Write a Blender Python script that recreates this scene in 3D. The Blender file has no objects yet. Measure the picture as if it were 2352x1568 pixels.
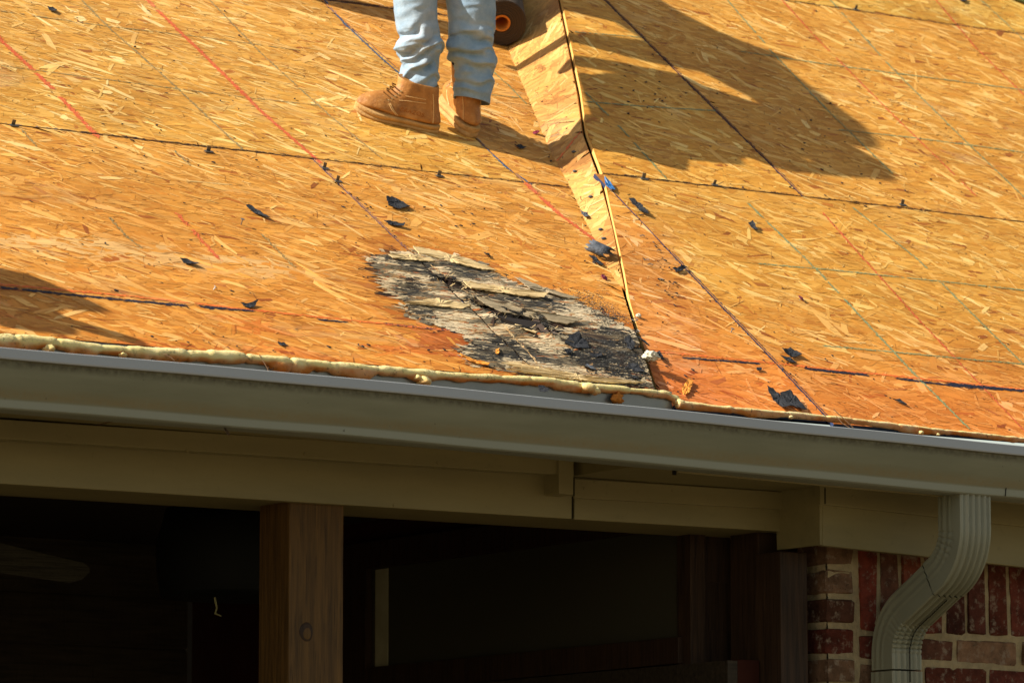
import bpy, bmesh, math, random
import numpy as np
from mathutils import Vector, Matrix, noise as mnoise

# ------------------------------------------------------------------ camera, light, exposure
F = 10800.0                       # focal length in picture units (picture 2352 x 1568)
PHI = math.radians(34.0)          # angle between the view and the normal of the eave
TH = math.atan((2228 - 784) / F)  # upward tilt
fw = np.array([math.sin(PHI)*math.cos(TH), math.cos(PHI)*math.cos(TH), math.sin(TH)])
rt = np.array([math.cos(PHI), -math.sin(PHI), 0.0])
up = np.cross(rt, fw)
def ray(x, y): return fw*F + rt*(x-1176) + up*(784-y)
CAM = -ray(1500, 893)*15.0/F      # the eave corner of the valley is the world origin, 15 m away
def proj(P):
    P = np.asarray(P, float) - CAM
    k = F/(P @ fw)
    return 1176 + k*(P @ rt), 784 - k*(P @ up)
def hit(x, y, n, c):
    R = ray(x, y); n = np.array(n, float)
    return CAM + R*((c - n @ CAM)/(n @ R))
def hitY(x, y, Y): return hit(x, y, (0, 1, 0), Y)
def hitX(x, y, X): return hit(x, y, (1, 0, 0), X)
TL, TR, YC = .65, .755, .5
def hitL(x, y): return hit(x, y, (0, -TL, 1), 0)
def hitR(x, y): return hit(x, y, (0, -TR, 1), (TL-TR)*YC)
def zL(Y): return TL*Y
def zR(Y): return TR*(Y-YC) + TL*YC
GROUND = CAM[2] - 1.6

scene = bpy.context.scene
col = scene.collection
cam_d = bpy.data.cameras.new('camera'); cam = bpy.data.objects.new('camera', cam_d); col.objects.link(cam)
cam_d.sensor_width = 36.0; cam_d.lens = F/2352*36.0
cam_d.clip_start = .1; cam_d.clip_end = 2000
cam.matrix_world = Matrix(((rt[0], up[0], -fw[0], CAM[0]), (rt[1], up[1], -fw[1], CAM[1]), (rt[2], up[2], -fw[2], CAM[2]), (0, 0, 0, 1)))
scene.camera = cam
cam_d.dof.use_dof = True; cam_d.dof.focus_distance = 15.4; cam_d.dof.aperture_fstop = 6.0

SUNV = np.array([1.0, -.22, -.80]); SUNV /= np.linalg.norm(SUNV)    # direction the light travels
world = bpy.data.worlds.new("World"); scene.world = world; world.use_nodes = True
wn = world.node_tree.nodes; bgn = wn['Background']
sky = wn.new('ShaderNodeTexSky'); sky.sky_type = 'NISHITA'; sky.sun_disc = False
sky.sun_elevation = math.asin(-SUNV[2]); sky.sun_rotation = math.atan2(-SUNV[0], -SUNV[1])
tint = wn.new('ShaderNodeMix'); tint.data_type = 'RGBA'; tint.blend_type = 'MULTIPLY'; tint.inputs[0].default_value = 1
world.node_tree.links.new(sky.outputs[0], tint.inputs[6]); tint.inputs[7].default_value = (1.2, .98, .74, 1)   # warm tint added to the sky light, standing in for warm bounce
world.node_tree.links.new(tint.outputs[2], bgn.inputs[0]); bgn.inputs[1].default_value = .085
sun_d = bpy.data.lights.new('sun', 'SUN'); sun_d.energy = 4.6; sun_d.angle = math.radians(.5); sun_d.color = (1, .94, .84)
sun = bpy.data.objects.new('sun', sun_d); col.objects.link(sun)
sun.rotation_euler = Vector(SUNV).to_track_quat('-Z', 'Y').to_euler()
scene.view_settings.view_transform = 'Standard'; scene.view_settings.look = 'None'
scene.view_settings.exposure = 1.0; scene.view_settings.gamma = 1

rng = np.random.default_rng(7); random.seed(7)

# ------------------------------------------------------------------ helpers
def lin(c):
    c = np.asarray(c, float)/255.
    return np.where(c <= .04045, c/12.92, ((c+.055)/1.055)**2.4)
def link(o, parent=None):
    col.objects.link(o)
    if parent is not None: o.parent = parent
    return o
def tag(o, label=None, cat=None, group=None, kind=None):
    if label: o['label'] = label
    if cat: o['category'] = cat
    if group: o['group'] = group
    if kind: o['kind'] = kind
    return o
def empty(name, loc=(0, 0, 0)):
    o = bpy.data.objects.new(name, None); o.location = loc; o.empty_display_size = .1
    return link(o)
def mesh_obj(name, verts, faces, mat, parent=None, smooth=False):
    me = bpy.data.meshes.new(name)
    verts = [tuple(map(float, v)) for v in verts]
    me.from_pydata(verts, [], [tuple(f) for f in faces]); me.update()
    for m in (mat if isinstance(mat, (list, tuple)) else [mat]): me.materials.append(m)
    if smooth:
        for p in me.polygons: p.use_smooth = True
    o = bpy.data.objects.new(name, me)
    if parent is not None and parent.type == 'EMPTY' and parent.location.length > 0:
        me.transform(Matrix.Translation(-parent.location))
    return link(o, parent)
def recalc(o):
    bm = bmesh.new(); bm.from_mesh(o.data); bmesh.ops.recalc_face_normals(bm, faces=bm.faces); bm.to_mesh(o.data); bm.free()
    return o
def bevel(o, w, seg=2):
    bm = bmesh.new(); bm.from_mesh(o.data); bmesh.ops.remove_doubles(bm, verts=bm.verts, dist=1e-6)
    bmesh.ops.recalc_face_normals(bm, faces=bm.faces)
    bmesh.ops.bevel(bm, geom=[e for e in bm.edges if len(e.link_faces) == 2 and e.calc_face_angle() > .3], offset=w, segments=seg, affect='EDGES', profile=.6)
    bm.to_mesh(o.data); bm.free(); return o
BOXF = [(0, 1, 2, 3), (7, 6, 5, 4), (0, 4, 5, 1), (1, 5, 6, 2), (2, 6, 7, 3), (3, 7, 4, 0)]
class MB:
    def __init__(s): s.v = []; s.f = []
    def add(s, v, f):
        n = len(s.v); s.v += [tuple(p) for p in v]; s.f += [tuple(i+n for i in q) for q in f]; return s
    def box(s, a, b):
        (x0, y0, z0), (x1, y1, z1) = a, b
        return s.add([(x0, y0, z0), (x1, y0, z0), (x1, y1, z0), (x0, y1, z0), (x0, y0, z1), (x1, y0, z1), (x1, y1, z1), (x0, y1, z1)],
                     [(3, 2, 1, 0), (4, 5, 6, 7), (0, 1, 5, 4), (1, 2, 6, 5), (2, 3, 7, 6), (3, 0, 4, 7)])
    def prism(s, quad, d):                      # any front polygon pushed back by vector d
        q = [np.asarray(p, float) for p in quad]; n = len(q); d = np.asarray(d, float)
        return s.add(q + [p+d for p in q], [tuple(range(n)), tuple(range(2*n-1, n-1, -1))] + [(i, i+n, (i+1) % n + n, (i+1) % n) for i in range(n)])
    def tube(s, pts, rad, n=8, cap=True):
        pts = [np.asarray(p, float) for p in pts]
        if not hasattr(rad, '__len__'): rad = [rad]*len(pts)
        rings = []; prev = None
        for i, p in enumerate(pts):
            t = pts[min(i+1, len(pts)-1)] - pts[max(i-1, 0)]; t /= np.linalg.norm(t)+1e-12
            a = prev if prev is not None else (np.array([0, 0, 1.]) if abs(t[2]) < .9 else np.array([1., 0, 0]))
            a = a - t*(a @ t); a /= np.linalg.norm(a)+1e-12; prev = a; b = np.cross(t, a)
            rings += [p + rad[i]*(math.cos(k*2*math.pi/n)*a + math.sin(k*2*math.pi/n)*b) for k in range(n)]
        f = [(i*n+k, i*n+(k+1) % n, (i+1)*n+(k+1) % n, (i+1)*n+k) for i in range(len(pts)-1) for k in range(n)]
        if cap: f += [tuple(range(n-1, -1, -1)), tuple(range((len(pts)-1)*n, len(pts)*n))]
        return s.add(rings, f)
    def build(s, name, mat, parent=None, smooth=False):
        return mesh_obj(name, s.v, s.f, mat, parent, smooth)
def loft(rings, closed=True, cap=True):
    n = len(rings[0]); v = [p for r in rings for p in r]
    f = [(i*n+k, i*n+(k+1) % n, (i+1)*n+(k+1) % n, (i+1)*n+k) for i in range(len(rings)-1) for k in range(n if closed else n-1)]
    if cap: f += [tuple(range(n-1, -1, -1)), tuple(range((len(rings)-1)*n, len(rings)*n))]
    return v, f
def smoothstep(a, b, x): t = np.clip((x-a)/(b-a), 0, 1); return t*t*(3-2*t)

# ------------------------------------------------------------------ materials
class NT:
    def __init__(s, name, rough=.6, spec=.4, metal=0):
        s.m = bpy.data.materials.new(name); s.m.use_nodes = True; s.t = s.m.node_tree; s.N = s.t.nodes
        s.b = s.N['Principled BSDF']; s.set('Roughness', rough); s.set('Specular IOR Level', spec); s.set('Metallic', metal)
    def set(s, k, v):
        if hasattr(v, 'is_output') or hasattr(v, 'links'): s.t.links.new(v, s.b.inputs[k])
        elif k == 'Base Color': s.b.inputs[k].default_value = (*v, 1)
        else: s.b.inputs[k].default_value = v
    def inp(s, n, i, v):
        if hasattr(v, 'links'): s.t.links.new(v, n.inputs[i])
        elif v is not None: n.inputs[i].default_value = v
    def coord(s, scale=(1, 1, 1), attr=None):
        if attr: n = s.N.new('ShaderNodeAttribute'); n.attribute_name = attr; o = n.outputs['Vector']
        else: o = s.N.new('ShaderNodeTexCoord').outputs['Object']
        mp = s.N.new('ShaderNodeMapping'); s.t.links.new(o, mp.inputs[0]); mp.inputs['Scale'].default_value = scale
        return mp.outputs[0]
    def noise(s, vec, scale=5, det=4, rough=.6, dist=0):
        n = s.N.new('ShaderNodeTexNoise'); s.t.links.new(vec, n.inputs['Vector'])
        n.inputs['Scale'].default_value = scale; n.inputs['Detail'].default_value = det; n.inputs['Roughness'].default_value = rough; n.inputs['Distortion'].default_value = dist
        return n.outputs[0]
    def ramp(s, fac, stops):
        n = s.N.new('ShaderNodeValToRGB'); s.t.links.new(fac, n.inputs[0]); e = n.color_ramp.elements
        while len(e) < len(stops): e.new(.5)
        for el, (p, c) in zip(e, stops):
            el.position = p; el.color = (*c, 1) if hasattr(c, '__len__') else (c, c, c, 1)
        return n.outputs[0]
    def mix(s, fac, a, b, mode='MIX'):
        n = s.N.new('ShaderNodeMix'); n.data_type = 'RGBA'; n.blend_type = mode
        for i, v in ((0, fac), (6, a), (7, b)):
            if hasattr(v, 'links'): s.t.links.new(v, n.inputs[i])
            elif i == 0: n.inputs[0].default_value = v
            else: n.inputs[i].default_value = (*v, 1)
        return n.outputs[2]
    def attr(s, name):
        n = s.N.new('ShaderNodeAttribute'); n.attribute_name = name; return n.outputs['Color']
    def bump(s, h, dist=.002, strength=1):
        n = s.N.new('ShaderNodeBump'); s.t.links.new(h, n.inputs['Height']); n.inputs['Distance'].default_value = dist; n.inputs['Strength'].default_value = strength
        s.t.links.new(n.outputs[0], s.b.inputs['Normal'])

def simple(name, c, rough=.6, spec=.3, metal=0, var=.15, nscale=8, bump=0, bscale=60):
    t = NT(name, rough, spec, metal); v = t.coord()
    c = np.array(c, float)
    n = t.noise(v, nscale, 5)
    t.set('Base Color', t.ramp(n, [(.3, c*(1-var)), (.7, c*(1+var))]))
    if bump: t.bump(t.noise(v, bscale, 4), bump)
    return t.m
# strands of the boards: colour per strand, grain along each strand
t = NT('osb_strands', .62, .25)
gv = t.coord((1, 1, 1), 'grain'); gs = t.coord((7, 170, 1), 'grain')
g1 = t.noise(gs, 1.0, 4, .65)
gcol = t.ramp(g1, [(.25, .86), (.5, 1.0), (.75, 1.07)])
c0 = t.mix(1.0, t.attr('Col'), gcol, 'MULTIPLY')
blot = t.noise(t.coord((1, 1, 1)), 2.6, 5, .6)
c1 = t.mix(.7, c0, t.mix(1.0, c0, t.ramp(blot, [(.3, (.74, .66, .54)), (.52, (1, 1, 1)), (.72, (1.13, 1.17, 1.26))]), 'MULTIPLY'))
sp = t.noise(t.coord((14, 30, 30)), 4.0, 3, .5)
c2 = t.mix(t.ramp(sp, [(.70, 0.), (.76, .55)]), c1, (.16, .085, .03))
scf = t.noise(t.coord((1, 2.2, 2.2)), 1.7, 6, .7, .6)
c2 = t.mix(t.ramp(scf, [(.58, 0.), (.74, .34)]), c2, (.60, .43, .22))
dst = t.noise(t.coord((1.3, 1, 1)), 6.5, 5, .7)
c2 = t.mix(t.ramp(dst, [(.60, 0.), (.78, .30)]), c2, (.26, .12, .03))
t.set('Base Color', c2); t.bump(g1, .0006, .7)
M_STRAND = t.m
def osb_like(name, c):
    t = NT(name, .7, .2); v = t.coord((10, 60, 60)); n = t.noise(v, 3, 5)
    t.set('Base Color', t.ramp(n, [(.3, np.array(c)*.7), (.7, np.array(c)*1.15)])); t.bump(n, .001); return t.m
M_OSB = osb_like('osb_core', lin((176, 112, 44)))
M_EDGE = osb_like('osb_cut_edge', lin((222, 178, 100)))
M_ROTCORE = simple('black_rotten_core', (.009, .006, .004), .95, .05, 0, .5, 40)
M_NAVY = simple('blue_edge_seal', lin((38, 52, 84)), .6, .3, var=.3)
M_PAPER = simple('black_underlay', (.012, .012, .013), .9, .1)
M_ROOFPLAIN = osb_like('far_sheathing', lin((190, 130, 60)))

def foam_mat():
    t = NT('aged_foam', .75, .2); v = t.coord()
    dirt = t.noise(v, 90, 5, .7); big = t.noise(v, 11, 3)
    c = t.attr('Col')
    c = t.mix(t.ramp(big, [(.4, 0.), (.7, .35)]), c, lin((226, 216, 178)))
    m = t.mix(1, t.ramp(dirt, [(.54, 0.), (.64, 1.)]), t.ramp(t.noise(v, 17, 2), [(.42, 0.), (.6, .8)]), 'MULTIPLY')
    c = t.mix(m, c, (.055, .045, .025))
    t.set('Base Color', c); t.bump(t.noise(v, 120, 4), .003, .5)
    t.set('Subsurface Weight', .15); t.b.inputs['Subsurface Radius'].default_value = (.02, .008, .002)
    return t.m
M_FOAM = foam_mat()
def painted(name, c, stain=(.10, .085, .04), sy=1):
    t = NT(name, .5, .35); v = t.coord((.6, 3, 3))
    n = t.noise(v, 3, 6, .6); n2 = t.noise(t.coord((1, 1, 1)), 38, 4, .7)
    c = np.array(c)
    cc = t.ramp(n, [(.3, c*.86), (.7, c*1.10)])
    cc = t.mix(t.ramp(n2, [(.60, 0.), (.78, .45)]), cc, stain)
    t.set('Base Color', cc); t.bump(t.noise(t.coord((1, 1, 1)), 160, 3), .0012, .35)
    return t.m
M_TRIM = painted('tan_trim_paint', (.205, .175, .080))
M_SOFFIT = painted('tan_soffit_paint', (.19, .16, .07))
M_GUTTER = None
def gutter_mat():
    t = NT('gutter_enamel', .42, .4)
    tc = t.N.new('ShaderNodeTexCoord'); v = t.coord((1, 1, 1))
    at = t.N.new('ShaderNodeAttribute'); at.attribute_name = 'prof'
    n = t.noise(t.coord((1.2, 8, 8)), 2.0, 5); fine = t.noise(v, 55, 5, .7)
    base = t.mix(t.ramp(n, [(.35, 0.), (.7, 1.)]), (.155, .158, .102), (.195, .196, .13))
    def band(a, b, c, d, amt):     # grime bands at a height of the profile, broken up by noise
        r = t.ramp(at.outputs['Fac'], [(a, 0.), (b, 1.), (c, 1.), (d, 0.)])
        return t.mix(1, r, t.ramp(fine, [(.25, 0.15*amt), (.65, amt)]), 'MULTIPLY')
    cc = t.mix(band(.20, .235, .26, .36, .95), base, (.045, .038, .02))
    cc = t.mix(band(.55, .68, .74, .78, .6), cc, (.19, .135, .055))
    cc = t.mix(t.ramp(at.outputs['Fac'], [(.775, 0.), (.80, 1.)]), cc, (.23, .245, .195))  # bottom band coloured paler, as if catching sky light
    spk = t.noise(v, 70, 2, .5)
    cc = t.mix(t.ramp(spk, [(.74, 0.), (.78, .8)]), cc, (.03, .025, .015))
    cc = t.mix(t.ramp(at.outputs['Fac'], [(.19, 1.), (.21, 0.)]), cc, (.33, .34, .335))  # lip painted lighter for the sky light on its tilted face
    t.set('Base Color', cc); t.bump(t.noise(v, 9, 3), .003, .3)
    return t.m
M_GUTTER = gutter_mat()
M_DRIP = simple('galvanised_drip_edge', (.20, .20, .195), .38, .5, .6, .12, 5)
M_DOWN = simple('downspout_enamel', (.20, .205, .145), .38, .45, 0, .08, 6)
M_DARKLINE = simple('dark_seam_sealant', (.012, .011, .008), .8, .1)
def wood(name, c, sc=(30, 30, 1.6), dark=.3, knots=False):
    t = NT(name, .6, .25); v = t.coord(sc); n = t.noise(v, 2.2, 6, .62, .4); n2 = t.noise(t.coord((90, 90, 3)), 2, 3)
    c = np.array(c)
    cc = t.ramp(n, [(.3, c*dark), (.48, c*.8), (.72, c*1.35)])
    cc = t.mix(t.ramp(n2, [(.60, 0.), (.70, .7)]), cc, c*.18)
    t.set('Base Color', cc); t.bump(n2, .003, .6); return t.m
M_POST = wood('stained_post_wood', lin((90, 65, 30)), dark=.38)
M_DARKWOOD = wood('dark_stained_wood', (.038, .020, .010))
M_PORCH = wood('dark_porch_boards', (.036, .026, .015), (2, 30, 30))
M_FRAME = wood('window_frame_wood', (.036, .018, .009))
M_GLASS = NT('dark_window_glass', .22, .4); M_GLASS.set('Base Color', (.050, .046, .030)); M_GLASS = M_GLASS.m
M_BLIND = simple('pale_window_blind', (.36, .34, .22), .8, .1)
M_REDWALL = simple('dark_red_wall_boards', (.035, .010, .006), .8, .1)
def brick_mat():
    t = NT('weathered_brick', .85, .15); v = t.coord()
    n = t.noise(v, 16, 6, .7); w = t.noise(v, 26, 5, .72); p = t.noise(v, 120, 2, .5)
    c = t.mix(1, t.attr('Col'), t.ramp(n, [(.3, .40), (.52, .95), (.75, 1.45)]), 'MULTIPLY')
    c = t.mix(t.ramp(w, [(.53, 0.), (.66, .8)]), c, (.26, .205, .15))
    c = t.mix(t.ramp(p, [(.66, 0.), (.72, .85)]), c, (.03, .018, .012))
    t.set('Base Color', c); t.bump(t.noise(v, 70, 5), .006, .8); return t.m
M_BRICK = brick_mat()
M_MORTAR = simple('sandy_mortar', (.33, .265, .155), .95, .05, 0, .22, 22, .01, 60)
M_FELT = simple('black_felt_scrap', (.022, .023, .026), .75, .25, 0, .5, 30, .004, 90)
M_FELTGREY = simple('grey_felt_scrap', (.075, .085, .10), .7, .3, 0, .4, 30, .004, 90)
M_METAL = simple('dull_steel', (.30, .29, .27), .35, .5, .8)
M_CLIP = simple('clip_steel', (.16, .15, .13), .4, .5, .7)
M_REDCAP = simple('maroon_plastic', (.17, .012, .03), .4, .4)
M_BLUE = simple('blue_plastic_shred', (.03, .13, .32), .5, .4, 0, .3, 40)
M_WHITE = simple('white_fluff', (.62, .58, .44), .9, .1, 0, .2, 40, .006, 90)
M_SPLINT = osb_like('splinter_wood', lin((224, 150, 62)))
M_PALEWOOD = osb_like('pale_rotten_wood', lin((205, 178, 128)))
M_TWIG = simple('dry_pine_needle', (.09, .05, .025), .8, .1)
M_ROLLPAPER = simple('brown_felt_paper', (.075, .055, .04), .8, .2, 0, .2, 14, .002, 80)
def roll_end():
    t = NT('felt_roll_end', .85, .15); at = t.N.new('ShaderNodeAttribute'); at.attribute_name = 'prof'
    m = t.N.new('ShaderNodeMath'); m.operation = 'MULTIPLY'; t.t.links.new(at.outputs['Fac'], m.inputs[0]); m.inputs[1].default_value = 40
    cx = t.N.new('ShaderNodeCombineXYZ'); t.t.links.new(m.outputs[0], cx.inputs[0])
    n = t.noise(cx.outputs[0], 1, 4, .7)
    t.set('Base Color', t.ramp(n, [(.3, (.040, .027, .018)), (.7, (.085, .06, .042))])); return t.m
M_ROLLEND = roll_end()
M_CORE = simple('cardboard_core', lin((180, 112, 48)), .8, .1)
def denim_mat():
    t = NT('faded_denim', .85, .15); v = t.coord()
    n = t.noise(v, 9, 5, .65); w = t.noise(t.coord((260, 260, 90)), 3, 2)
    c = t.ramp(n, [(.3, (.17, .27, .38)), (.50, (.27, .37, .46)), (.74, (.42, .50, .56))])
    c = t.mix(1, c, t.ramp(w, [(.3, .86), (.7, 1.1)]), 'MULTIPLY')
    c = t.mix(t.ramp(t.noise(v, 5, 3), [(.55, 0.), (.8, .35)]), c, lin((190, 150, 100)))
    t.set('Base Color', c); t.bump(t.noise(v, 60, 4), .004, .5); return t.m
M_DENIM = denim_mat()
def leather_mat():
    t = NT('tan_boot_leather', .55, .3); v = t.coord()
    n = t.noise(v, 14, 5, .6)
    c = t.ramp(n, [(.3, lin((140, 88, 36))), (.55, lin((172, 116, 54))), (.78, lin((200, 146, 84)))])
    c = t.mix(t.ramp(t.noise(v, 24, 6, .75), [(.52, 0.), (.68, .55)]), c, lin((112, 74, 38)))
    c = t.mix(t.ramp(t.noise(t.coord((40, 40, 90)), 1.2, 5, .7), [(.58, 0.), (.72, .45)]), c, lin((218, 178, 122)))
    t.set('Base Color', c); t.bump(t.noise(v, 42, 6, .7), .005, .7); return t.m
M_LEATHER = leather_mat()
M_SOLE = simple('crepe_sole', lin((186, 146, 92)), .85, .1, 0, .2, 30, .003, 120)
M_SOLEEDGE = simple('dark_sole_tread', lin((96, 60, 26)), .85, .1)
M_THREAD = simple('cream_stitching', lin((226, 190, 130)), .8, .1)
M_LACE = simple('brown_boot_lace', lin((92, 58, 24)), .8, .1)
M_EYELET = simple('pale_eyelet', (.5, .42, .26), .4, .4, .5)
M_STAMP = simple('stamped_lettering', lin((146, 90, 34)), .7, .1)
M_SHIRT = simple('work_shirt_cloth', (.25, .22, .18), .9, .1, 0, .2, 9)
M_SKIN = simple('sunburnt_skin', (.42, .24, .16), .6, .3)
M_HAIR = simple('dark_hair', (.03, .02, .015), .7, .2)
M_GROUND = simple('dry_yard_ground', (.15, .115, .066), .95, .05, 0, .3, .6, .02, 6)
M_HOSE = simple('green_hose_rubber', (.10, .13, .05), .5, .3, 0, .4, 20)
M_FAN = wood('grey_fan_blade', (.045, .042, .03), (3, 60, 60))
M_BLACK = simple('matt_black_enamel', (.0035, .004, .003), .7, .15)

# ------------------------------------------------------------------ ground
gs_ = 400
g = mesh_obj('ground', [(-gs_, -gs_, GROUND), (gs_, -gs_, GROUND), (gs_, gs_, GROUND), (-gs_, gs_, GROUND)], [(0, 1, 2, 3)], M_GROUND)
tag(g, kind='structure')

# ------------------------------------------------------------------ the house
house = tag(empty('house'), 'house with bare strand board roof, tan eaves, brick wall corner and dark porch', 'house')
EAVE_X0, EAVE_X1, RIDGE_Y = -6.5, 7.0, 5.2
# boundaries of the two roof planes at the valley, X as a function of Y
LB = [hitL(*p) for p in ((1170, 120), (1220, 240), (1265, 350), (1310, 430), (1360, 540), (1424, 650), (1461, 770), (1503, 893))]
LBY = np.array([p[1] for p in LB])[::-1]; LBX = np.array([p[0] for p in LB])[::-1]
RB = [hitR(*p) for p in ((1290, 0), (1335, 210), (1347, 300), (1388, 410), (1434, 620), (1446, 690), (1473, 780), (1508, 893), (1550, 937))]
RBY = np.array([p[1] for p in RB])[::-1]; RBX = np.array([p[0] for p in RB])[::-1]
def ext(Y, ys, xs):
    Y = np.asarray(Y, float); r = np.interp(Y, ys, xs)
    k = (xs[-1]-xs[-3])/(ys[-1]-ys[-3]); r = np.where(Y > ys[-1], xs[-1]+k*(Y-ys[-1]), r); return r
def XL(Y): return ext(Y, LBY, LBX)
def XR(Y): return ext(Y, RBY, RBX)

def hgt_none(X, Y): return np.zeros_like(X)
def vnoise(P, s, seed=0):                                 # cheap smooth value noise, vectorised
    x = np.asarray(P[0])*s[0]; y = np.asarray(P[1])*s[1]
    def h(ix, iy): return np.modf(np.abs(np.sin(ix*127.1 + iy*311.7 + seed*74.7)*43758.5453))[0]
    ix = np.floor(x); iy = np.floor(y); fx = x-ix; fy = y-iy; fx = fx*fx*(3-2*fx); fy = fy*fy*(3-2*fy)
    return (h(ix, iy)*(1-fx)+h(ix+1, iy)*fx)*(1-fy) + (h(ix, iy+1)*(1-fx)+h(ix+1, iy+1)*fx)*fy
def fbm(P, s, seed=0, o=4):
    r = 0; a = .5; s = np.array(s, float)
    for k in range(o): r = r + a*vnoise(P, s*2**k, seed+k*3.3); a *= .5
    return r/(1-.5**o)
def inpoly(px, py, poly):
    px = np.asarray(px); r = np.zeros(px.shape, bool); n = len(poly); j = n-1
    for i in range(n):
        (xi, yi), (xj, yj) = poly[i], poly[j]
        c = ((yi > py) != (yj > py)) & (px < (xj-xi)*(py-yi)/(yj-yi+1e-12)+xi); r ^= c; j = i
    return r
def polydist(px, py, poly):                               # signed: positive inside
    d = np.full(np.shape(px), 1e9)
    for i in range(len(poly)):
        a = np.array(poly[i], float); b = np.array(poly[(i+1) % len(poly)], float); ab = b-a
        t = np.clip(((px-a[0])*ab[0]+(py-a[1])*ab[1])/(ab @ ab), 0, 1)
        d = np.minimum(d, np.hypot(px-a[0]-t*ab[0], py-a[1]-t*ab[1]))
    return np.where(inpoly(px, py, poly), d, -d)
# the rotted patch beside the valley, outlined on the left roof plane (local coordinates X, slope distance)
SL = math.sqrt(1+TL*TL); SR = math.sqrt(1+TR*TR)
def Lxy(pts): return [(lambda q: (q[0], q[1]*SL))(hitL(*p)) for p in pts]
ROT = Lxy([(848, 592), (900, 580), (945, 570), (1010, 582), (1100, 603), (1142, 628), (1190, 655), (1260, 672), (1320, 690), (1375, 720), (1440, 752), (1468, 790), (1500, 845), (1506, 895), (1380, 888), (1250, 868), (1080, 840), (1045, 812), (1075, 790), (1050, 765), (985, 745), (910, 716), (940, 700), (880, 665), (868, 630)])
CRACK = Lxy([(1086, 690), (1104, 692), (1130, 708), (1160, 724), (1200, 738), (1216, 726), (1232, 738), (1240, 752), (1276, 771), (1262, 774), (1216, 757), (1180, 752), (1150, 740), (1118, 716), (1092, 702)])
CRACK2 = Lxy([(1000, 645), (1030, 641), (1062, 655), (1090, 664), (1060, 668), (1022, 654)])
GRAN = Lxy([(1340, 760), (1390, 748), (1440, 765), (1470, 800), (1490, 850), (1470, 885), (1400, 860), (1330, 840), (1290, 815), (1320, 790)])
GRAN2 = Lxy([(1310, 672), (1370, 672), (1400, 705), (1440, 740), (1390, 742), (1350, 715)])
RED = Lxy([(930, 770), (1000, 752), (1060, 768), (1075, 790), (1040, 812), (985, 810), (925, 792)])
MOULD = [Lxy(p) for p in ([(862, 597), (930, 590), (985, 600), (1000, 628), (960, 632), (920, 616)], [(1010, 610), (1060, 606), (1100, 618), (1140, 640), (1100, 650), (1040, 640)],
        [(890, 650), (960, 648), (985, 672), (930, 690)], [(915, 700), (975, 706), (1010, 735), (960, 728)], [(1110, 676), (1190, 672), (1290, 690), (1300, 716), (1220, 706), (1150, 700)],
        [(1080, 785), (1150, 770), (1230, 800), (1290, 840), (1200, 835), (1100, 822)], [(1100, 800), (1060, 826), (1150, 838), (1180, 820)], [(1180, 690), (1280, 700), (1250, 715)])]
def hgtL(X, S):
    h = .0016*(fbm((X, S), (2.2, 2.2), 5, 2)-.5)*2
    d = polydist(X, S, ROT); w = smoothstep(-.01, .05, d)
    h = h + w*.007*(fbm((X, S), (9, 26), 9, 3)-.45)*2
    dc = polydist(X, S, CRACK)
    h = h - .07*smoothstep(-.003, .012, dc) + w*.016*np.exp(-((dc+.02)/.022)**2)*(dc < -.002)*(.3+.7*vnoise((X, S), (14, 30), 2))
    h = h - .035*smoothstep(-.002, .01, polydist(X, S, CRACK2))
    return h

BASE = np.array([lin(c) for c in ((205, 147, 64), (199, 140, 58), (210, 154, 72), (193, 132, 52), (213, 159, 80), (204, 145, 61))])
BRIGHT = np.array([lin(c) for c in ((234, 192, 118), (240, 204, 138), (226, 178, 100), (232, 184, 110), (222, 170, 96))])
DARK = np.array([lin(c) for c in ((166, 100, 38), (178, 110, 42), (150, 88, 34), (180, 120, 58))])
def poly_strands(n, L, W, ang, rg):
    """n jagged elongated 8-gons, returned as (n,8,2) offsets and (n,8,2) grain coords"""
    a = np.array([-1, -.55, .1, .6, 1, .55, -.05, -.6]); b = np.array([0, -1, -1, -1, 0, 1, 1, 1.])
    x = a[None]*.5*L[:, None]*(1+rg.normal(0, .10, (n, 8))); y = b[None]*.5*W[:, None]*(1+rg.normal(0, .16, (n, 8)))
    x[:, 0] *= rg.uniform(.5, 1.25, n); x[:, 4] *= rg.uniform(.5, 1.25, n)
    y[:, 0] = rg.uniform(-.45, .45, n)*W; y[:, 4] = rg.uniform(-.45, .45, n)*W
    for i in (1, 7): x[:, i] = -np.abs(x[:, i])*rg.uniform(.5, 1.85, n)
    for i in (3, 5): x[:, i] = np.abs(x[:, i])*rg.uniform(.5, 1.75, n)
    g = np.stack([x + rg.uniform(0, 40, n)[:, None], y + rg.uniform(0, 40, n)[:, None]], 2)
    c, s = np.cos(ang)[:, None], np.sin(ang)[:, None]
    return np.stack([x*c+y*s, -x*s+y*c], 2), g        # positive angle runs down the slope
def add_strands(store, cen, L, W, ang, colr, h, rg):
    store.append((cen, *poly_strands(len(cen), L, W, ang, rg), colr, h, rg.normal(0, 1, len(cen))))
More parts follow.
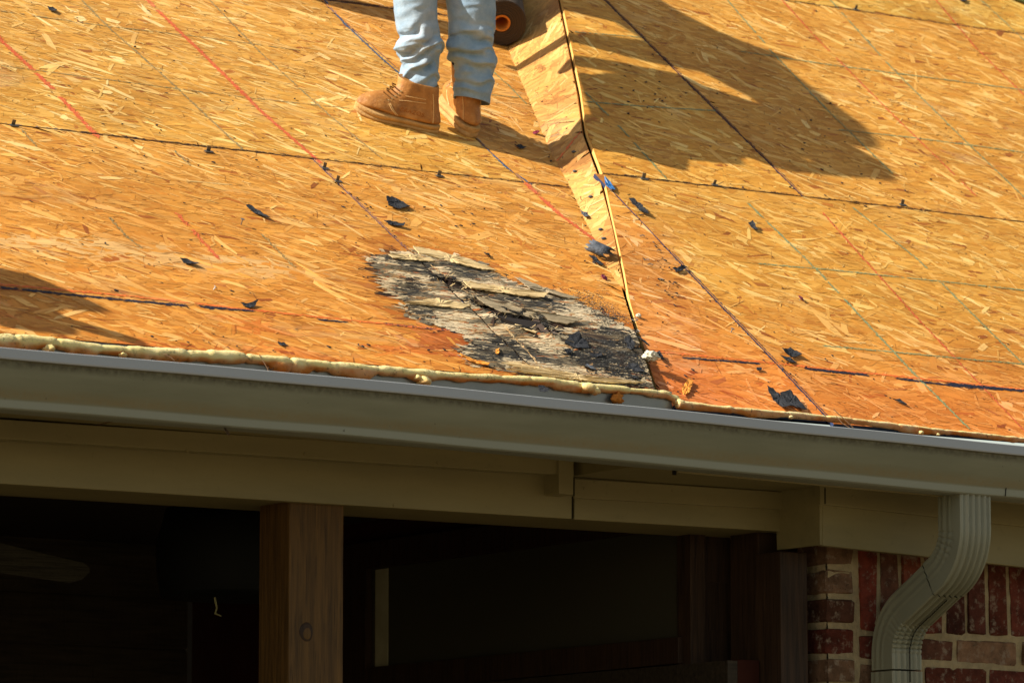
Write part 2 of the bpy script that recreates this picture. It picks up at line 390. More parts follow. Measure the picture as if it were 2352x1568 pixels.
def gen_panel(area, inside, colour_fn, rg, density=1.0):
    (u0, u1), (s0, s1) = area; A = (u1-u0)*(s1-s0); st = []
    def cen(n): return np.stack([rg.uniform(u0, u1, n), rg.uniform(s0, s1, n)], 1)
    def pick(c, f): k = inside(c[:, 0], c[:, 1]); return c[k]
    # large ground strands, then smaller, then pale ones, then slivers and dark flecks on top
    for n, l, w, hm, pal, bri in ((1000, (.11, .27), (.022, .06), .0005, BASE, 0), (750, (.08, .24), (.012, .04), .0010, BASE, 0),
                                  (55, (.06, .18), (.008, .026), .0012, DARK, 0), (240, (.06, .20), (.008, .026), .0015, BASE, 0),
                                  (85, (.05, .20), (.010, .036), .0018, BRIGHT, 1), (130, (.04, .16), (.004, .013), .0020, BRIGHT, 1), (300, (.010, .045), (.0018, .007), .0022, BRIGHT, 1), (400, (.02, .10), (.0006, .0018), .0023, DARK, 2)):
        c = pick(cen(int(n*A*density)), None); m = len(c)
        if not m: continue
        L = l[0]+(l[1]-l[0])*rg.random(m)**1.6; W = w[0]+(w[1]-w[0])*rg.random(m)**1.4
        a = np.radians(np.where(rg.random(m) < .80, rg.normal(37 if bri == 1 else 6, 16 if bri == 1 else 16, m), rg.uniform(-90, 90, m)))
        C = pal[rg.integers(0, len(pal), m)]*(1+rg.normal(0, .05, m))[:, None]
        if bri == 1: C = C*(.45+.55*rg.random((m, 1)))**.6 if False else C + (BASE[2]-C)*(rg.random((m, 1))**2)*.6
        if bri == 2: C = C*rg.uniform(.35, .9, m)[:, None]
        add_strands(st, c, L, W, a, colour_fn(c, C, bri, rg), hm + rg.random(m)*.0006, rg)
    c = pick(cen(int(34*A)), None); m = len(c)              # nail heads, staple dots and specks
    add_strands(st, c, rg.uniform(.005, .014, m), rg.uniform(.003, .006, m), rg.uniform(0, 3, m), np.tile([.03, .022, .016], (m, 1))*rg.uniform(.5, 1.8, (m, 1)), np.full(m, .0031), rg)
    return st
def chalk(store_for, pts_us, color, width, dens, rg, aspect=1.0, h=.0030):
    """powdery chalk: many tiny flecks scattered along a line given in (u, s)"""
    P = np.array(pts_us, float)
    seg = np.linalg.norm(np.diff(P, axis=0), axis=1); tot = seg.sum(); n = int(tot*dens*.5)
    t = rg.random(n)*tot; cs = np.concatenate([[0], np.cumsum(seg)])
    u = np.interp(t, cs, P[:, 0]); s = np.interp(t, cs, P[:, 1])
    keep = vnoise((t, t*0), (9, 1), rg.integers(0, 99)) + .35*vnoise((t, t*0), (45, 1), 3) > .22
    u, s, t = u[keep], s[keep], t[keep]; n = len(u)
    d = (P[-1]-P[0])/np.linalg.norm(P[-1]-P[0]); off = rg.normal(0, width*.36, n)
    u = u - d[1]*off; s = s + d[0]*off
    ang = -math.atan2(d[1], d[0]) + rg.normal(0, .25, n)
    mixw = rg.uniform(*((.4, .9) if (color[0] > .5 and color[1] < .1) or (color[1] > .2 and color[0] < .08) else (.25, .85)), (n, 1)); C = (np.array(color)[None]*mixw+lin((204, 142, 58))*(1-mixw))*(1+rg.normal(0, .14, (n, 1)))
    if max(color) < .08 or np.argmax(color) == 2: C = np.array(color)[None]*(1+rg.normal(0, .3, (n, 1)))
    store_for.append((np.stack([u, s], 1), *poly_strands(n, rg.uniform(.006, .02, n)*aspect, rg.uniform(.0018, .0038, n), ang, rg), C, np.full(n, h), rg.normal(0, 1, n)))
def bake_strands(name, st, mapf, hf, clampf, mat, parent):
    V = []; G = []; C = []
    for cen, off, g, c, h, tl in st:
        p = cen[:, None, :]+off; u, s = clampf(p[..., 0], p[..., 1])
        tilt = (off[..., 0]*tl[:, None])*.0035
        V.append(mapf(u, s, hf(u, s) + h[:, None] + tilt).reshape(-1, 3)); G.append(g.reshape(-1, 2)); C.append(c)
    V = np.concatenate(V); G = np.concatenate(G); C = np.clip(np.concatenate(C), 0, 1); n = len(C)
    me = bpy.data.meshes.new(name)
    me.vertices.add(n*8); me.vertices.foreach_set('co', V.astype('f').ravel())
    me.loops.add(n*8); me.loops.foreach_set('vertex_index', np.arange(n*8, dtype='i'))
    me.polygons.add(n); me.polygons.foreach_set('loop_start', np.arange(0, n*8, 8, dtype='i')); me.polygons.foreach_set('loop_total', np.full(n, 8, 'i'))
    me.update(calc_edges=True)
    a = me.attributes.new('Col', 'FLOAT_COLOR', 'FACE'); a.data.foreach_set('color', np.concatenate([C, np.ones((n, 1))], 1).astype('f').ravel())
    a = me.attributes.new('grain', 'FLOAT2', 'CORNER'); a.data.foreach_set('vector', G.astype('f').ravel())
    me.materials.append(mat); return me
def mapL(u, s, h):
    Y = s/SL; n = np.array([0, -TL, 1])/SL
    return np.stack([u, Y + n[1]*h, TL*Y + n[2]*h], -1)
def mapR(u, s, h):
    Y = s/SR; n = np.array([0, -TR, 1])/SR
    return np.stack([u, Y + n[1]*h, zR(Y) + n[2]*h], -1)
def visible(P):
    x, y = proj(P); return (x > -330) & (x < 2680) & (y > -260) & (y < 1150)

def col_left(c, C, kind, rg):
    u, s = c[:, 0], c[:, 1]; x, y = proj(mapL(u, s, np.zeros(len(u))))
    C = C*(1+rg.normal(0, .06, (len(C), 1)))
    C = C*np.array([.95, .90, .80])
    f = smoothstep(1.9, .1, s)[:, None]                         # the boards low on the roof weathered redder
    C = C*(1+f*(np.array([1.0, .87, .76])-1)*(.6+.8*fbm((u, s), (1.6, 5), 4)[:, None]))
    f2 = smoothstep(1.2, 3.2, s)[:, None]; C = C*(1+f2*(np.array([1.02, 1.04, 1.22])-1))
    pale = smoothstep(.52, .68, fbm((u*.8, s), (1.0, 4.5), 21))[:, None]*np.exp(-((s-.80)/.22)**2)[:, None]
    pale = pale*(rg.random((len(C), 1)) < .75*pale+.1)
    C = C*(1-pale*.8) + pale*.8*lin((214, 176, 118))*(.85+.3*rg.random((len(C), 1)))
    dr = polydist(u, s, ROT); k = (smoothstep(-.015, .03, dr + .07*(fbm((u, s), (9, 34), 6, 3)-.5)))[:, None]; C = C*(1-k) + k*lin((58, 48, 37))*rg.uniform(.5, 1.4, (len(C), 1))
    k2 = (np.exp(-((np.minimum(dr, 0))/.07)**2)*(rg.random(len(C)) < .55))[:, None]; C = C*(1-k2*(1-np.array([.78, .60, .48])))
    d = polydist(u, s, RED); w = (smoothstep(-.06, .04, d+.05*(fbm((u, s), (12, 40), 8)-.5)))[:, None]
    w = w*(rg.random((len(C), 1)) < w*.85)
    C = C*(1-w*(1-np.array([.66, .42, .38])))
    st = smoothstep(.58, .75, fbm((u, s), (2.2, 16), 31))[:, None]*smoothstep(.55, .12, s)[:, None]
    C = C*(1-st*(1-np.array([.95, .68, .62])))
    return C
def col_right(c, C, kind, rg):
    u, s = c[:, 0], c[:, 1]; C = C*np.array([1.0, .99, .80])
    e = smoothstep(.95, .05, s + .25*(fbm((u, s), (2, 4), 12)-.5))[:, None]
    C = C*(1+e*(np.array([1.0, .70, .72])-1)) * (1+e*.0)
    # a browner strip beside the valley
    dv = u - XR(s/SR); b = (smoothstep(.34, .22, dv + .05*(fbm((u, s), (5, 5), 3)-.5))*smoothstep(1.45, 1.2, s))[:, None]
    C = C*(1-b*(1-np.array([.90, .82, .95])))
    return C

roof = MB()
n0 = np.array([0, -TL, 1])/SL
dk = -.10
roof.add([(EAVE_X0, .06, zL(.06)+dk), (2.9, .06, zL(.06)+dk), (2.9, RIDGE_Y, zL(RIDGE_Y)+dk), (EAVE_X0, RIDGE_Y, zL(RIDGE_Y)+dk)], [(0, 1, 2, 3)])
ys_ = [.08, .4, .75, 1.0, 1.4, 1.9, 2.6, 3.4, RIDGE_Y]
for ya_, yb2 in zip(ys_[:-1], ys_[1:]):
    roof.add([(float(XR(ya_))+.05, ya_, zR(ya_)-.045), (EAVE_X1, ya_, zR(ya_)-.045), (EAVE_X1, yb2, zR(yb2)-.045), (float(XR(yb2))+.05, yb2, zR(yb2)-.045)], [(0, 1, 2, 3)])
zr = zR(RIDGE_Y)
roof.add([(EAVE_X0, RIDGE_Y, zr), (EAVE_X1, RIDGE_Y, zr), (EAVE_X1, RIDGE_Y+5.5, zr-4.2), (EAVE_X0, RIDGE_Y+5.5, zr-4.2)], [(0, 1, 2, 3)])
roof = roof.build('roof', M_PAPER, house)

def panel(mapf, hf, colf, U, S, side, chalks, seed, fine=None, xb=None, mats=(M_OSB, M_NAVY), slope=SL, density=1.0):
    """one sheathing board: core slab with sealed edges and its strand face; U, S limits may bend along the valley"""
    rg = np.random.default_rng(seed); tone = np.array([1., .99, .97])*rg.uniform(.91, 1.05)*(1+rg.normal(0, .02, 3)); colf0 = colf; colf = lambda *a: colf0(*a)*tone
    u0, u1 = U; s0, s1 = S
    def lim(s):                                             # left and right border at slope distance s
        a = np.full(np.shape(s), u0, float); b = np.full(np.shape(s), u1, float)
        if side == 'L': b = np.minimum(b, XL(np.asarray(s)/slope))
        else: a = np.maximum(a, XR(np.asarray(s)/slope))
        return a, b
    def inside(u, s):
        a, b = lim(s); k = (u > a) & (u < b) & (s > s0) & (s < s1)
        return k & visible(mapf(u, s, np.zeros_like(u)))
    def clampf(u, s):
        s = np.clip(s, s0+.0005, s1-.0005); a, b = lim(s); return np.clip(u, a+.0005, b-.0005), s
    a_, b_ = lim(np.array([s0, s1, (s0+s1)/2])); area = ((a_.min(), b_.max()), (s0, s1))
    # restrict the sampled area to what can be seen
    uu, ss = np.meshgrid(np.linspace(*area[0], 60), np.linspace(*area[1], 30)); k = inside(uu.ravel(), ss.ravel())
    ns = max(int((s1-s0)/(.012 if fine else .06)), 2); nu = max(int((area[0][1]-area[0][0])/(.012 if fine else .08)), 2)
    sg = np.linspace(s0, s1, ns+1); tt = np.linspace(0, 1, nu+1); A, B = lim(sg)
    ug = A[:, None] + (B-A)[:, None]*tt[None]; sgg = np.repeat(sg[:, None], nu+1, 1)
    top = mapf(ug, sgg, hf(ug, sgg)-.0004).reshape(-1, 3); bot = mapf(ug, sgg, np.full_like(ug, -.016)).reshape(-1, 3)
    W = nu+1; f = []; mi = []
    for i in range(ns):
        for j in range(nu): f.append((i*W+j, i*W+j+1, (i+1)*W+j+1, (i+1)*W+j)); mi.append(0)
    N = len(top); v = np.concatenate([top, bot])
    def wall(idx, m):
        for p, q in zip(idx[:-1], idx[1:]): f.append((p, p+N, q+N, q)); mi.append(m)
    wall([j for j in range(W)], 1); wall([ns*W+j for j in range(W)][::-1], 1)
    wall([i*W for i in range(ns+1)][::-1], 2 if side == 'R' and u0 == -1 else 1); wall([i*W+nu for i in range(ns+1)], 1)
    if fine:
        dd = polydist(ug, sgg, ROT)
        for i in range(ns):
            for j in range(nu):
                if dd[i, j] > .02: mi[i*nu+j] = 3
    core = mesh_obj('osb_panel', v, f, [M_OSB, M_NAVY, M_EDGE, M_ROTCORE], roof)
    core.data.polygons.foreach_set('material_index', np.array(mi, 'i'))
    if k.any():
        pu, ps = uu.ravel()[k], ss.ravel()[k]
        area = ((pu.min()-.08, pu.max()+.08), (max(ps.min()-.08, s0), min(ps.max()+.08, s1)))
        st = gen_panel(area, inside, colf, rg, density)
        for pts, c, w, d, asp in chalks: 
            tmp = []; chalk(tmp, pts, c, w, d, rg, asp)
            cen = tmp[0][0]; kk = inside(cen[:, 0], cen[:, 1]); st.append(tuple(x[kk] for x in tmp[0]))
        if fine: st += fine(rg, inside)
        me = bake_strands('strands', st, mapf, hf, clampf, M_STRAND, None)
        so = bpy.data.objects.new('strands', me); col.objects.link(so)
        bpy.ops.object.select_all(action='DESELECT')
        core.select_set(True); so.select_set(True); bpy.context.view_layer.objects.active = core
        for nm, tp, dm in (('Col', 'FLOAT_COLOR', 'FACE'), ('grain', 'FLOAT2', 'CORNER')):
            if nm not in core.data.attributes: core.data.attributes.new(nm, tp, dm)
        bpy.ops.object.join()
    return core

# chalk lines measured on the boards
RED_C, GRN_C, BLU_C, BLK_C, ORG_C = lin((204, 64, 54)), lin((84, 114, 92)), lin((54, 88, 118)), lin((34, 36, 50)), lin((216, 88, 40))
TEAL_C = lin((70, 138, 110))
def cl(fn, sl, pts, c, wpx, d=900, asp=1.0): return ([(lambda q: (q[0], q[1]*sl))(fn(*p)) for p in pts], c, wpx/690., d, asp)
CH_L = [cl(hitL, SL, [(-20, 70), (0, 92), (120, 205), (225, 318)], RED_C, 9, 4600), cl(hitL, SL, [(330, -5), (450, 110), (600, 258), (735, 375)], RED_C, 8, 4600),
        cl(hitL, SL, [(185, 0), (255, 70), (380, 180), (560, 348)], GRN_C, 5, 1300), cl(hitL, SL, [(478, 0), (600, 125), (760, 270), (875, 365)], GRN_C, 4, 1000),
        cl(hitL, SL, [(0, 27), (250, 62), (450, 85), (690, 118)], GRN_C, 3, 900), cl(hitL, SL, [(0, 152), (300, 192), (560, 225), (800, 250)], GRN_C, 3, 600),
        cl(hitL, SL, [(735, -10), (790, 55), (880, 140), (925, 178)], BLU_C, 4, 1800), cl(hitL, SL, [(1095, 320), (1160, 385), (1220, 425)], BLU_C, 4, 1500),
        cl(hitL, SL, [(1205, 420), (1280, 490), (1365, 552)], RED_C, 10, 4200), cl(hitL, SL, [(405, 492), (450, 540), (505, 600)], RED_C, 9, 1400),
        cl(hitL, SL, [(50, 300), (85, 340)], GRN_C, 5, 900), cl(hitL, SL, [(400, 348), (440, 385)], GRN_C, 5, 900), cl(hitL, SL, [(250, 500), (290, 545), (325, 572)], GRN_C, 6, 900),
        cl(hitL, SL, [(600, 540), (640, 580), (675, 615)], GRN_C, 6, 900), cl(hitL, SL, [(0, 655), (300, 682), (560, 712), (1080, 765)], ORG_C, 6, 1000, 1.6),
        cl(hitL, SL, [(0, 662), (100, 672), (240, 686), (380, 700), (580, 716)], BLK_C, 7, 1700, 1.4), cl(hitL, SL, [(730, 735), (800, 742)], BLK_C, 5, 1600), cl(hitL, SL, [(885, 745), (1050, 762)], BLK_C, 6, 1700),
        cl(hitL, SL, [(1125, 160), (1165, 195), (1210, 242)], TEAL_C, 3, 900), cl(hitL, SL, [(1120, 218), (1190, 226)], TEAL_C, 3, 700)]
CH_R = [cl(hitR, SR, [(1785, -10), (1880, 95), (2040, 255), (2240, 450)], RED_C, 4, 1300), cl(hitR, SR, [(2140, -10), (2240, 110), (2352, 220)], RED_C, 4, 1300),
        cl(hitR, SR, [(1890, 490), (1960, 570), (2100, 725), (2352, 990)], RED_C, 4, 1200), cl(hitR, SR, [(1660, -10), (1780, 130), (1900, 255), (2050, 400)], TEAL_C, 4, 1300),
        cl(hitR, SR, [(1905, 0), (2040, 150), (2200, 310), (2352, 455)], TEAL_C, 4, 1300), cl(hitR, SR, [(2240, -10), (2352, 95)], TEAL_C, 4, 1000),
        cl(hitR, SR, [(1345, 215), (1430, 300), (1530, 412)], TEAL_C, 4, 1500), cl(hitR, SR, [(1345, 235), (1480, 246), (1650, 256)], TEAL_C, 4, 1200),
        cl(hitR, SR, [(1700, 120), (1900, 150), (2352, 208)], TEAL_C, 3.5, 1000), cl(hitR, SR, [(1930, 300), (2100, 318), (2352, 352)], TEAL_C, 3.5, 1000), cl(hitR, SR, [(1320, 75), (1480, 88)], TEAL_C, 3, 700),
        cl(hitR, SR, [(1720, 470), (1880, 625), (2090, 850), (2225, 985)], TEAL_C, 5, 1700), cl(hitR, SR, [(1960, 480), (2110, 600), (2260, 750), (2352, 840)], TEAL_C, 4, 1500),
        cl(hitR, SR, [(1740, 606), (1900, 620), (2352, 668)], TEAL_C, 3.5, 800), cl(hitR, SR, [(1890, 795), (2080, 812), (2352, 838)], TEAL_C, 4, 1000),
        cl(hitR, SR, [(1500, 808), (1800, 838), (2352, 895)], ORG_C, 5, 1100, 1.6), cl(hitR, SR, [(1570, 823), (1740, 836)], BLK_C, 4, 1500, 1.4), cl(hitR, SR, [(1850, 848), (1990, 862)], BLK_C, 6, 2000, 1.4),
        cl(hitR, SR, [(2060, 870), (2200, 888)], BLK_C, 5, 1600, 1.4), cl(hitR, SR, [(2180, 884), (2290, 893)], BLK_C, 11, 4500, 1.5), cl(hitR, SR, [(2290, 893), (2380, 900)], BLK_C, 8, 3600, 1.5),
        ]

CRK_SEAM = np.array(Lxy([(930, 570), (975, 600), (1030, 645), (1090, 690), (1150, 745), (1200, 800), (1270, 880)]))
def rot_fine(rg, inside):
    """grey, black and bleached fibres of the rotten patch, plus granules of old shingle"""
    P = np.array(ROT); lo, hi = P.min(0)-.06, P.max(0)+.06; st = []
    for n, l, w, hm in ((9000, (.04, .14), (.004, .013), .0028), (9000, (.02, .09), (.002, .006), .0036), (5000, (.010, .05), (.0014, .004), .0044)):
        c = rg.uniform(lo, hi, (n, 2)); u, s = c[:, 0], c[:, 1]
        d = polydist(u, s, ROT) + .075*(fbm((u, s), (9, 34), 6, 3)-.5) + rg.normal(0, .008, n)
        dc = np.maximum(polydist(u, s, CRACK), polydist(u, s, CRACK2))
        k = inside(u, s) & (d > 0) & (dc < -.004) & (rg.random(n) < .45+smoothstep(0, .05, d)*.55); c = c[k]; u, s, d, dc = u[k], s[k], d[k], dc[k]; m = len(c)
        pale = lin((198, 178, 142))*(1+rg.normal(0, .14, (m, 1))); tan = lin((160, 126, 84))*(1+rg.normal(0, .16, (m, 1))); gry = lin((116, 104, 82))*(1+rg.normal(0, .2, (m, 1)))
        blk = lin((62, 58, 51))*(1+rg.normal(0, .28, (m, 1)))
        q = fbm((u, s), (7, 30), 14)[:, None]; C = np.where(q > .49, pale, np.where(q > .42, tan, gry))
        mw = np.full(m, -1.)
        for poly in MOULD: mw = np.maximum(mw, polydist(u, s, poly))
        sel = (smoothstep(-.02, .02, mw + .05*(fbm((u, s), (16, 60), 3, 3)-.5)) > rg.random(m)*1.15)[:, None]
        C = np.where(sel, np.where(fbm((u, s), (22, 70), 2)[:, None] > .40, blk, gry*.8), C)
        gsel = (smoothstep(-.02, .03, polydist(u, s, GRAN) + .05*(fbm((u, s), (14, 40), 5)-.5)) > rg.random(m)*1.1)[:, None]
        C = np.where(gsel, blk*rg.uniform(.5, 1.1, (m, 1)), C)
        rot = (rg.random(m) < .05)[:, None]; C = np.where(rot & ~sel & ~gsel, lin((164, 92, 44))*(1+rg.normal(0, .2, (m, 1))), C)
        C = np.where((dc > -.03)[:, None] & (rg.random(m) < .8)[:, None], blk*.45, C)
        L = l[0]+(l[1]-l[0])*rg.random(m)**1.5; W = w[0]+(w[1]-w[0])*rg.random(m)
        a = np.radians(rg.normal(0, 9, m)) + np.where(rg.random(m) < .12, rg.uniform(-.6, .6, m), 0)
        L = L*(.35+.65*smoothstep(0, .06, d)); a = a + np.where(d < .04, rg.normal(0, .35, m), 0)
        L = np.where(dc > -.05, np.minimum(L, .045), L)
        st.append((c, *poly_strands(m, L, W, a, rg), C, hm+rg.random(m)*.0012, rg.normal(0, 2.2, m)))
    # pale seam of glue along the board joint
    tmp = []; chalk(tmp, CRK_SEAM, lin((196, 182, 146)), .007, 520, rg, .8, .0056); st.append(tmp[0])
    for poly, n in ((GRAN, 9000), (GRAN2, 3200)):         # shingle granules: tiny, dense, near black
        Q = np.array(poly); c = rg.uniform(Q.min(0)-.08, Q.max(0)+.08, (n, 2)); u, s = c[:, 0], c[:, 1]
        d = polydist(u, s, poly) + .08*(fbm((u, s), (10, 22), 7)-.5)
        k = inside(u, s) & (smoothstep(-.05, .05, d) > rg.random(n)) & (polydist(u, s, CRACK) < 0); c = c[k]; m = len(c)
        C = np.where(rg.random((m, 1)) < .12, lin((120, 116, 104)), lin((42, 41, 40)))*rg.uniform(.5, 1.5, (m, 1))
        st.append((c, *poly_strands(m, rg.uniform(.003, .006, m), rg.uniform(.0026, .0046, m), rg.uniform(0, 3, m), rg), C, .005+rg.random(m)*.001, rg.normal(0, 30, m)))
    return st

GAP = .003
jA = hitL(835, 478)[0]; jB = hitL(1160, 380)[0]; sA = hitL(1000, 397)[1]*SL; sB = hitL(900, 20)[1]*SL; sC = RIDGE_Y*SL
zeroS = .0
def jline(fn, x0, x1, S, c, wpx, d): return ([(fn(x0, 400 - (0 if fn is hitL else 0))[0], S), (fn(x1, 400)[0], S)], c, wpx/690., d, 1.5)
CH_L += [([(jA, sA), (jA, hitL(930, 568)[1]*SL)], lin((46, 78, 122)), 4/690., 4500, 1.), jline(hitL, 225, 760, sA+.001, BLK_C, 5, 3500), jline(hitL, -40, 240, sA+.001, BLU_C, 4, 1500), jline(hitL, 740, 1350, sA+.001, BLK_C, 4, 2500), ([(hitL(700, 0)[0], sB), (hitL(1080, 40)[0], sB)], BLK_C, 8/690., 7000, 1.5)]
PL = lambda U, S, seed, **k: panel(mapL, k.pop('hf', hgtL0 if 'fine' not in k else hgtL), col_left, U, S, 'L', CH_L, seed, slope=SL, **k)
def hgtL0(X, S): return .0016*(fbm((X, S), (2.2, 2.2), 5, 2)-.5)*2
PL((jA-3.28, jA-GAP), (zeroS, sA-.004), 11, hf=hgtL, fine=rot_fine)
PL((jA+GAP, 9), (zeroS, sA-.003), 12, hf=hgtL, fine=rot_fine)
PL((jB-3.28, jB-.003), (sA+.004, sB-.006), 13)
PL((jB+.003, 9), (sA+.003, sB-.004), 14)
PL((jB-1.64-3.28, jB-1.644), (sB+.005, sC), 15)
PL((jB-1.636, jB+1.64), (sB+.005, sC), 16)
PL((jA-6.5, jA-3.285), (zeroS, sA-.004), 17); PL((jB-6.5, jB-3.285), (sA+.004, sB-.005), 18)
def hgtR(X, S): return .0016*(fbm((X, S), (2.0, 2.0), 15, 2)-.5)*2
kA = hitR(1718, 767)[0]; kB = hitR(1625, 235)[0]; tA = hitR(1870, 455)[1]*SR; tB = hitR(2070, 40)[1]*SR; tC = RIDGE_Y*SR
t0 = hitR(1900, 967)[1]*SR
CH_R += [([(kA, .0), (kA, hitR(1540, 582)[1]*SR)], lin((36, 60, 82)), 6/690., 8000, 1.), ([(kB, tA), (kB, tB)], lin((34, 42, 66)), 6/690., 8000, 1.), ([(.3, tA), (3.6, tA)], BLK_C, 4/690., 2800, 1.5), ([(2.4, tB), (4.6, tB)], BLK_C, 4/690., 2800, 1.5)]
PR = lambda U, S, seed, **k: panel(mapR, hgtR, col_right, U, S, 'R', CH_R, seed, slope=SR, **k)
PR((-1, kA-.004), (.006, tA-.004), 21); PR((kA+.004, kA+3.28), (-.024, tA-.004), 22)
PR((-1, kB-.004), (tA+.003, tB-.003), 23); PR((kB+.004, kB+3.28), (tA+.003, tB-.003), 24)
PR((-1, kA+.3), (tB+.003, tC), 25); PR((kA+.31, kA+3.6), (tB+.003, tC), 26)
PR((kA+3.29, kA+5.6), (t0, tA-.003), 27); PR((kB+3.29, kB+5.6), (tA+.003, tB-.003), 28)

# sloping closure strip in the valley between the lower and the higher roof
SB = [hitL(*p) for p in ((1060, -140), (1168, 118), (1218, 240), (1263, 350), (1308, 430), (1358, 540), (1400, 630), (1418, 655))]
ST = [hitR(*p) for p in ((1250, -150), (1283, 0), (1326, 210), (1338, 300), (1379, 411), (1408, 520), (1428, 625), (1434, 655))]
SB = np.array(SB); ST = np.array(ST); ST[:, 2] -= .012; SB[:, 2] -= .002
arc = np.concatenate([[0], np.cumsum(np.linalg.norm(np.diff((SB+ST)/2, axis=0), axis=1))])
nrm = np.cross((SB[0]-SB[-1]), (ST[3]-SB[3])); nrm /= np.linalg.norm(nrm)
if nrm[2] < 0: nrm = -nrm
wid = np.linalg.norm(ST-SB, axis=1)
def mapS(u, s, h):                     # u along, s across in metres
    f = np.clip(s/np.interp(u, arc, wid), 0, 1)
    a = np.stack([np.interp(u, arc, SB[:, k]) for k in range(3)], -1); b = np.stack([np.interp(u, arc, ST[:, k]) for k in range(3)], -1)
    return a + (b-a)*f[..., None] + nrm*np.asarray(h)[..., None]
def col_strip(c, C, kind, rg):
    C = C*.45+.55*lin((194, 150, 88)); u, s = c[:, 0], c[:, 1]
    m1 = smoothstep(.50, .72, fbm((u, s), (5, 9), 41))[:, None]; C = C*(1-m1*(1-np.array([.62, .52, .46])))
    m2 = (np.exp(-((u-arc[3]+.12)/.16)**2)*smoothstep(.35, .65, fbm((u, s), (11, 14), 17)))[:, None]; C = C*(1-m2*.75)+m2*.75*lin((128, 104, 78))
    return C*(1+rg.normal(0, .07, (len(C), 1)))
def strip():
    rg = np.random.default_rng(31)
    ins = lambda u, s: (u > 0) & (u < arc[-1]) & (s > 0) & (s < np.interp(u, arc, wid))
    st = gen_panel(((0, arc[-1]), (0, wid.max())), ins, col_strip, rg, 1.1)
    # strands of this board run across the strip
    st = [(c, np.stack([o[..., 1]*1.0, o[..., 0]], -1) if i < 6 else o, g, cc, h, tl) for i, (c, o, g, cc, h, tl) in enumerate(st)]
    tmp = []; chalk(tmp, [(np.interp(430, [0, 1], [0, 0])+arc[3]+.10, .01), (arc[3]-.02, wid[3]*.95)], RED_C, .006, 1200, rg); st.append(tmp[0])
    def clampf(u, s): u = np.clip(u, 0, arc[-1]); return u, np.clip(s, .0005, np.interp(u, arc, wid)-.0005)
    me = bake_strands('valley_board', st, mapS, lambda u, s: np.zeros_like(u), clampf, M_STRAND, None)
    so = bpy.data.objects.new('valley_board', me)
    q = MB(); n = len(SB)
    v = np.concatenate([SB-nrm*.0006, ST-nrm*.0006, SB-nrm*.012, ST-nrm*.012])
    f = [(i, i+1, n+i+1, n+i) for i in range(n-1)] + [(n+i, n+i+1, 3*n+i+1, 3*n+i) for i in range(n-1)] + [(i, 2*n+i, 2*n+i+1, i+1) for i in range(n-1)] + [(n-1, 2*n-1, 4*n-1, 3*n-1)]
    core = mesh_obj('valley_board', v, f, [M_OSB, M_EDGE], roof)
    link(so)
    for nm, tp, dm in (('Col', 'FLOAT_COLOR', 'FACE'), ('grain', 'FLOAT2', 'CORNER')): core.data.attributes.new(nm, tp, dm)
    bpy.ops.object.select_all(action='DESELECT'); core.select_set(True); so.select_set(True); bpy.context.view_layer.objects.active = core
    # keep the strand material on the strand faces
    core.data.materials.append(M_STRAND)
    bpy.ops.object.join()
    return core
strip()

# panel clips at the board joints
for (x, y, fn, sl) in ((30, 290, hitL, 'L'), (478, 350, hitL, 'L'), (1008, 406, hitL, 'L'), (745, 388, hitL, 'L'), (775, 418, hitL, 'L'), (1640, 426, hitR, 'R'), (2072, 472, hitR, 'R'), (1965, 24, hitR, 'R'), (1478, 412, hitR, 'R')):
    p = fn(x, y); n = np.array([0, -TL, 1])/SL if sl == 'L' else np.array([0, -TR, 1])/SR; sd = np.array([0, n[2], -n[1]]); xd = np.array([1., 0, 0])
    m = MB(); w = random.uniform(.011, .015); tl = random.uniform(-.2, .4)
    a = p + n*.004
    m.prism([a-xd*w*1.3-sd*.012, a+xd*w*1.3-sd*.010, a+xd*w*1.2+sd*.004, a-xd*w*1.2+sd*.003], n*.0015)
    b = a + sd*.002
    m.prism([b-xd*w*.55, b+xd*w*.55, b+xd*w*.5+n*.017+sd*.008*tl, b-xd*w*.6+n*.019+sd*.01*tl], sd*.0015)
    m.build('panel_clip', M_CLIP, roof)

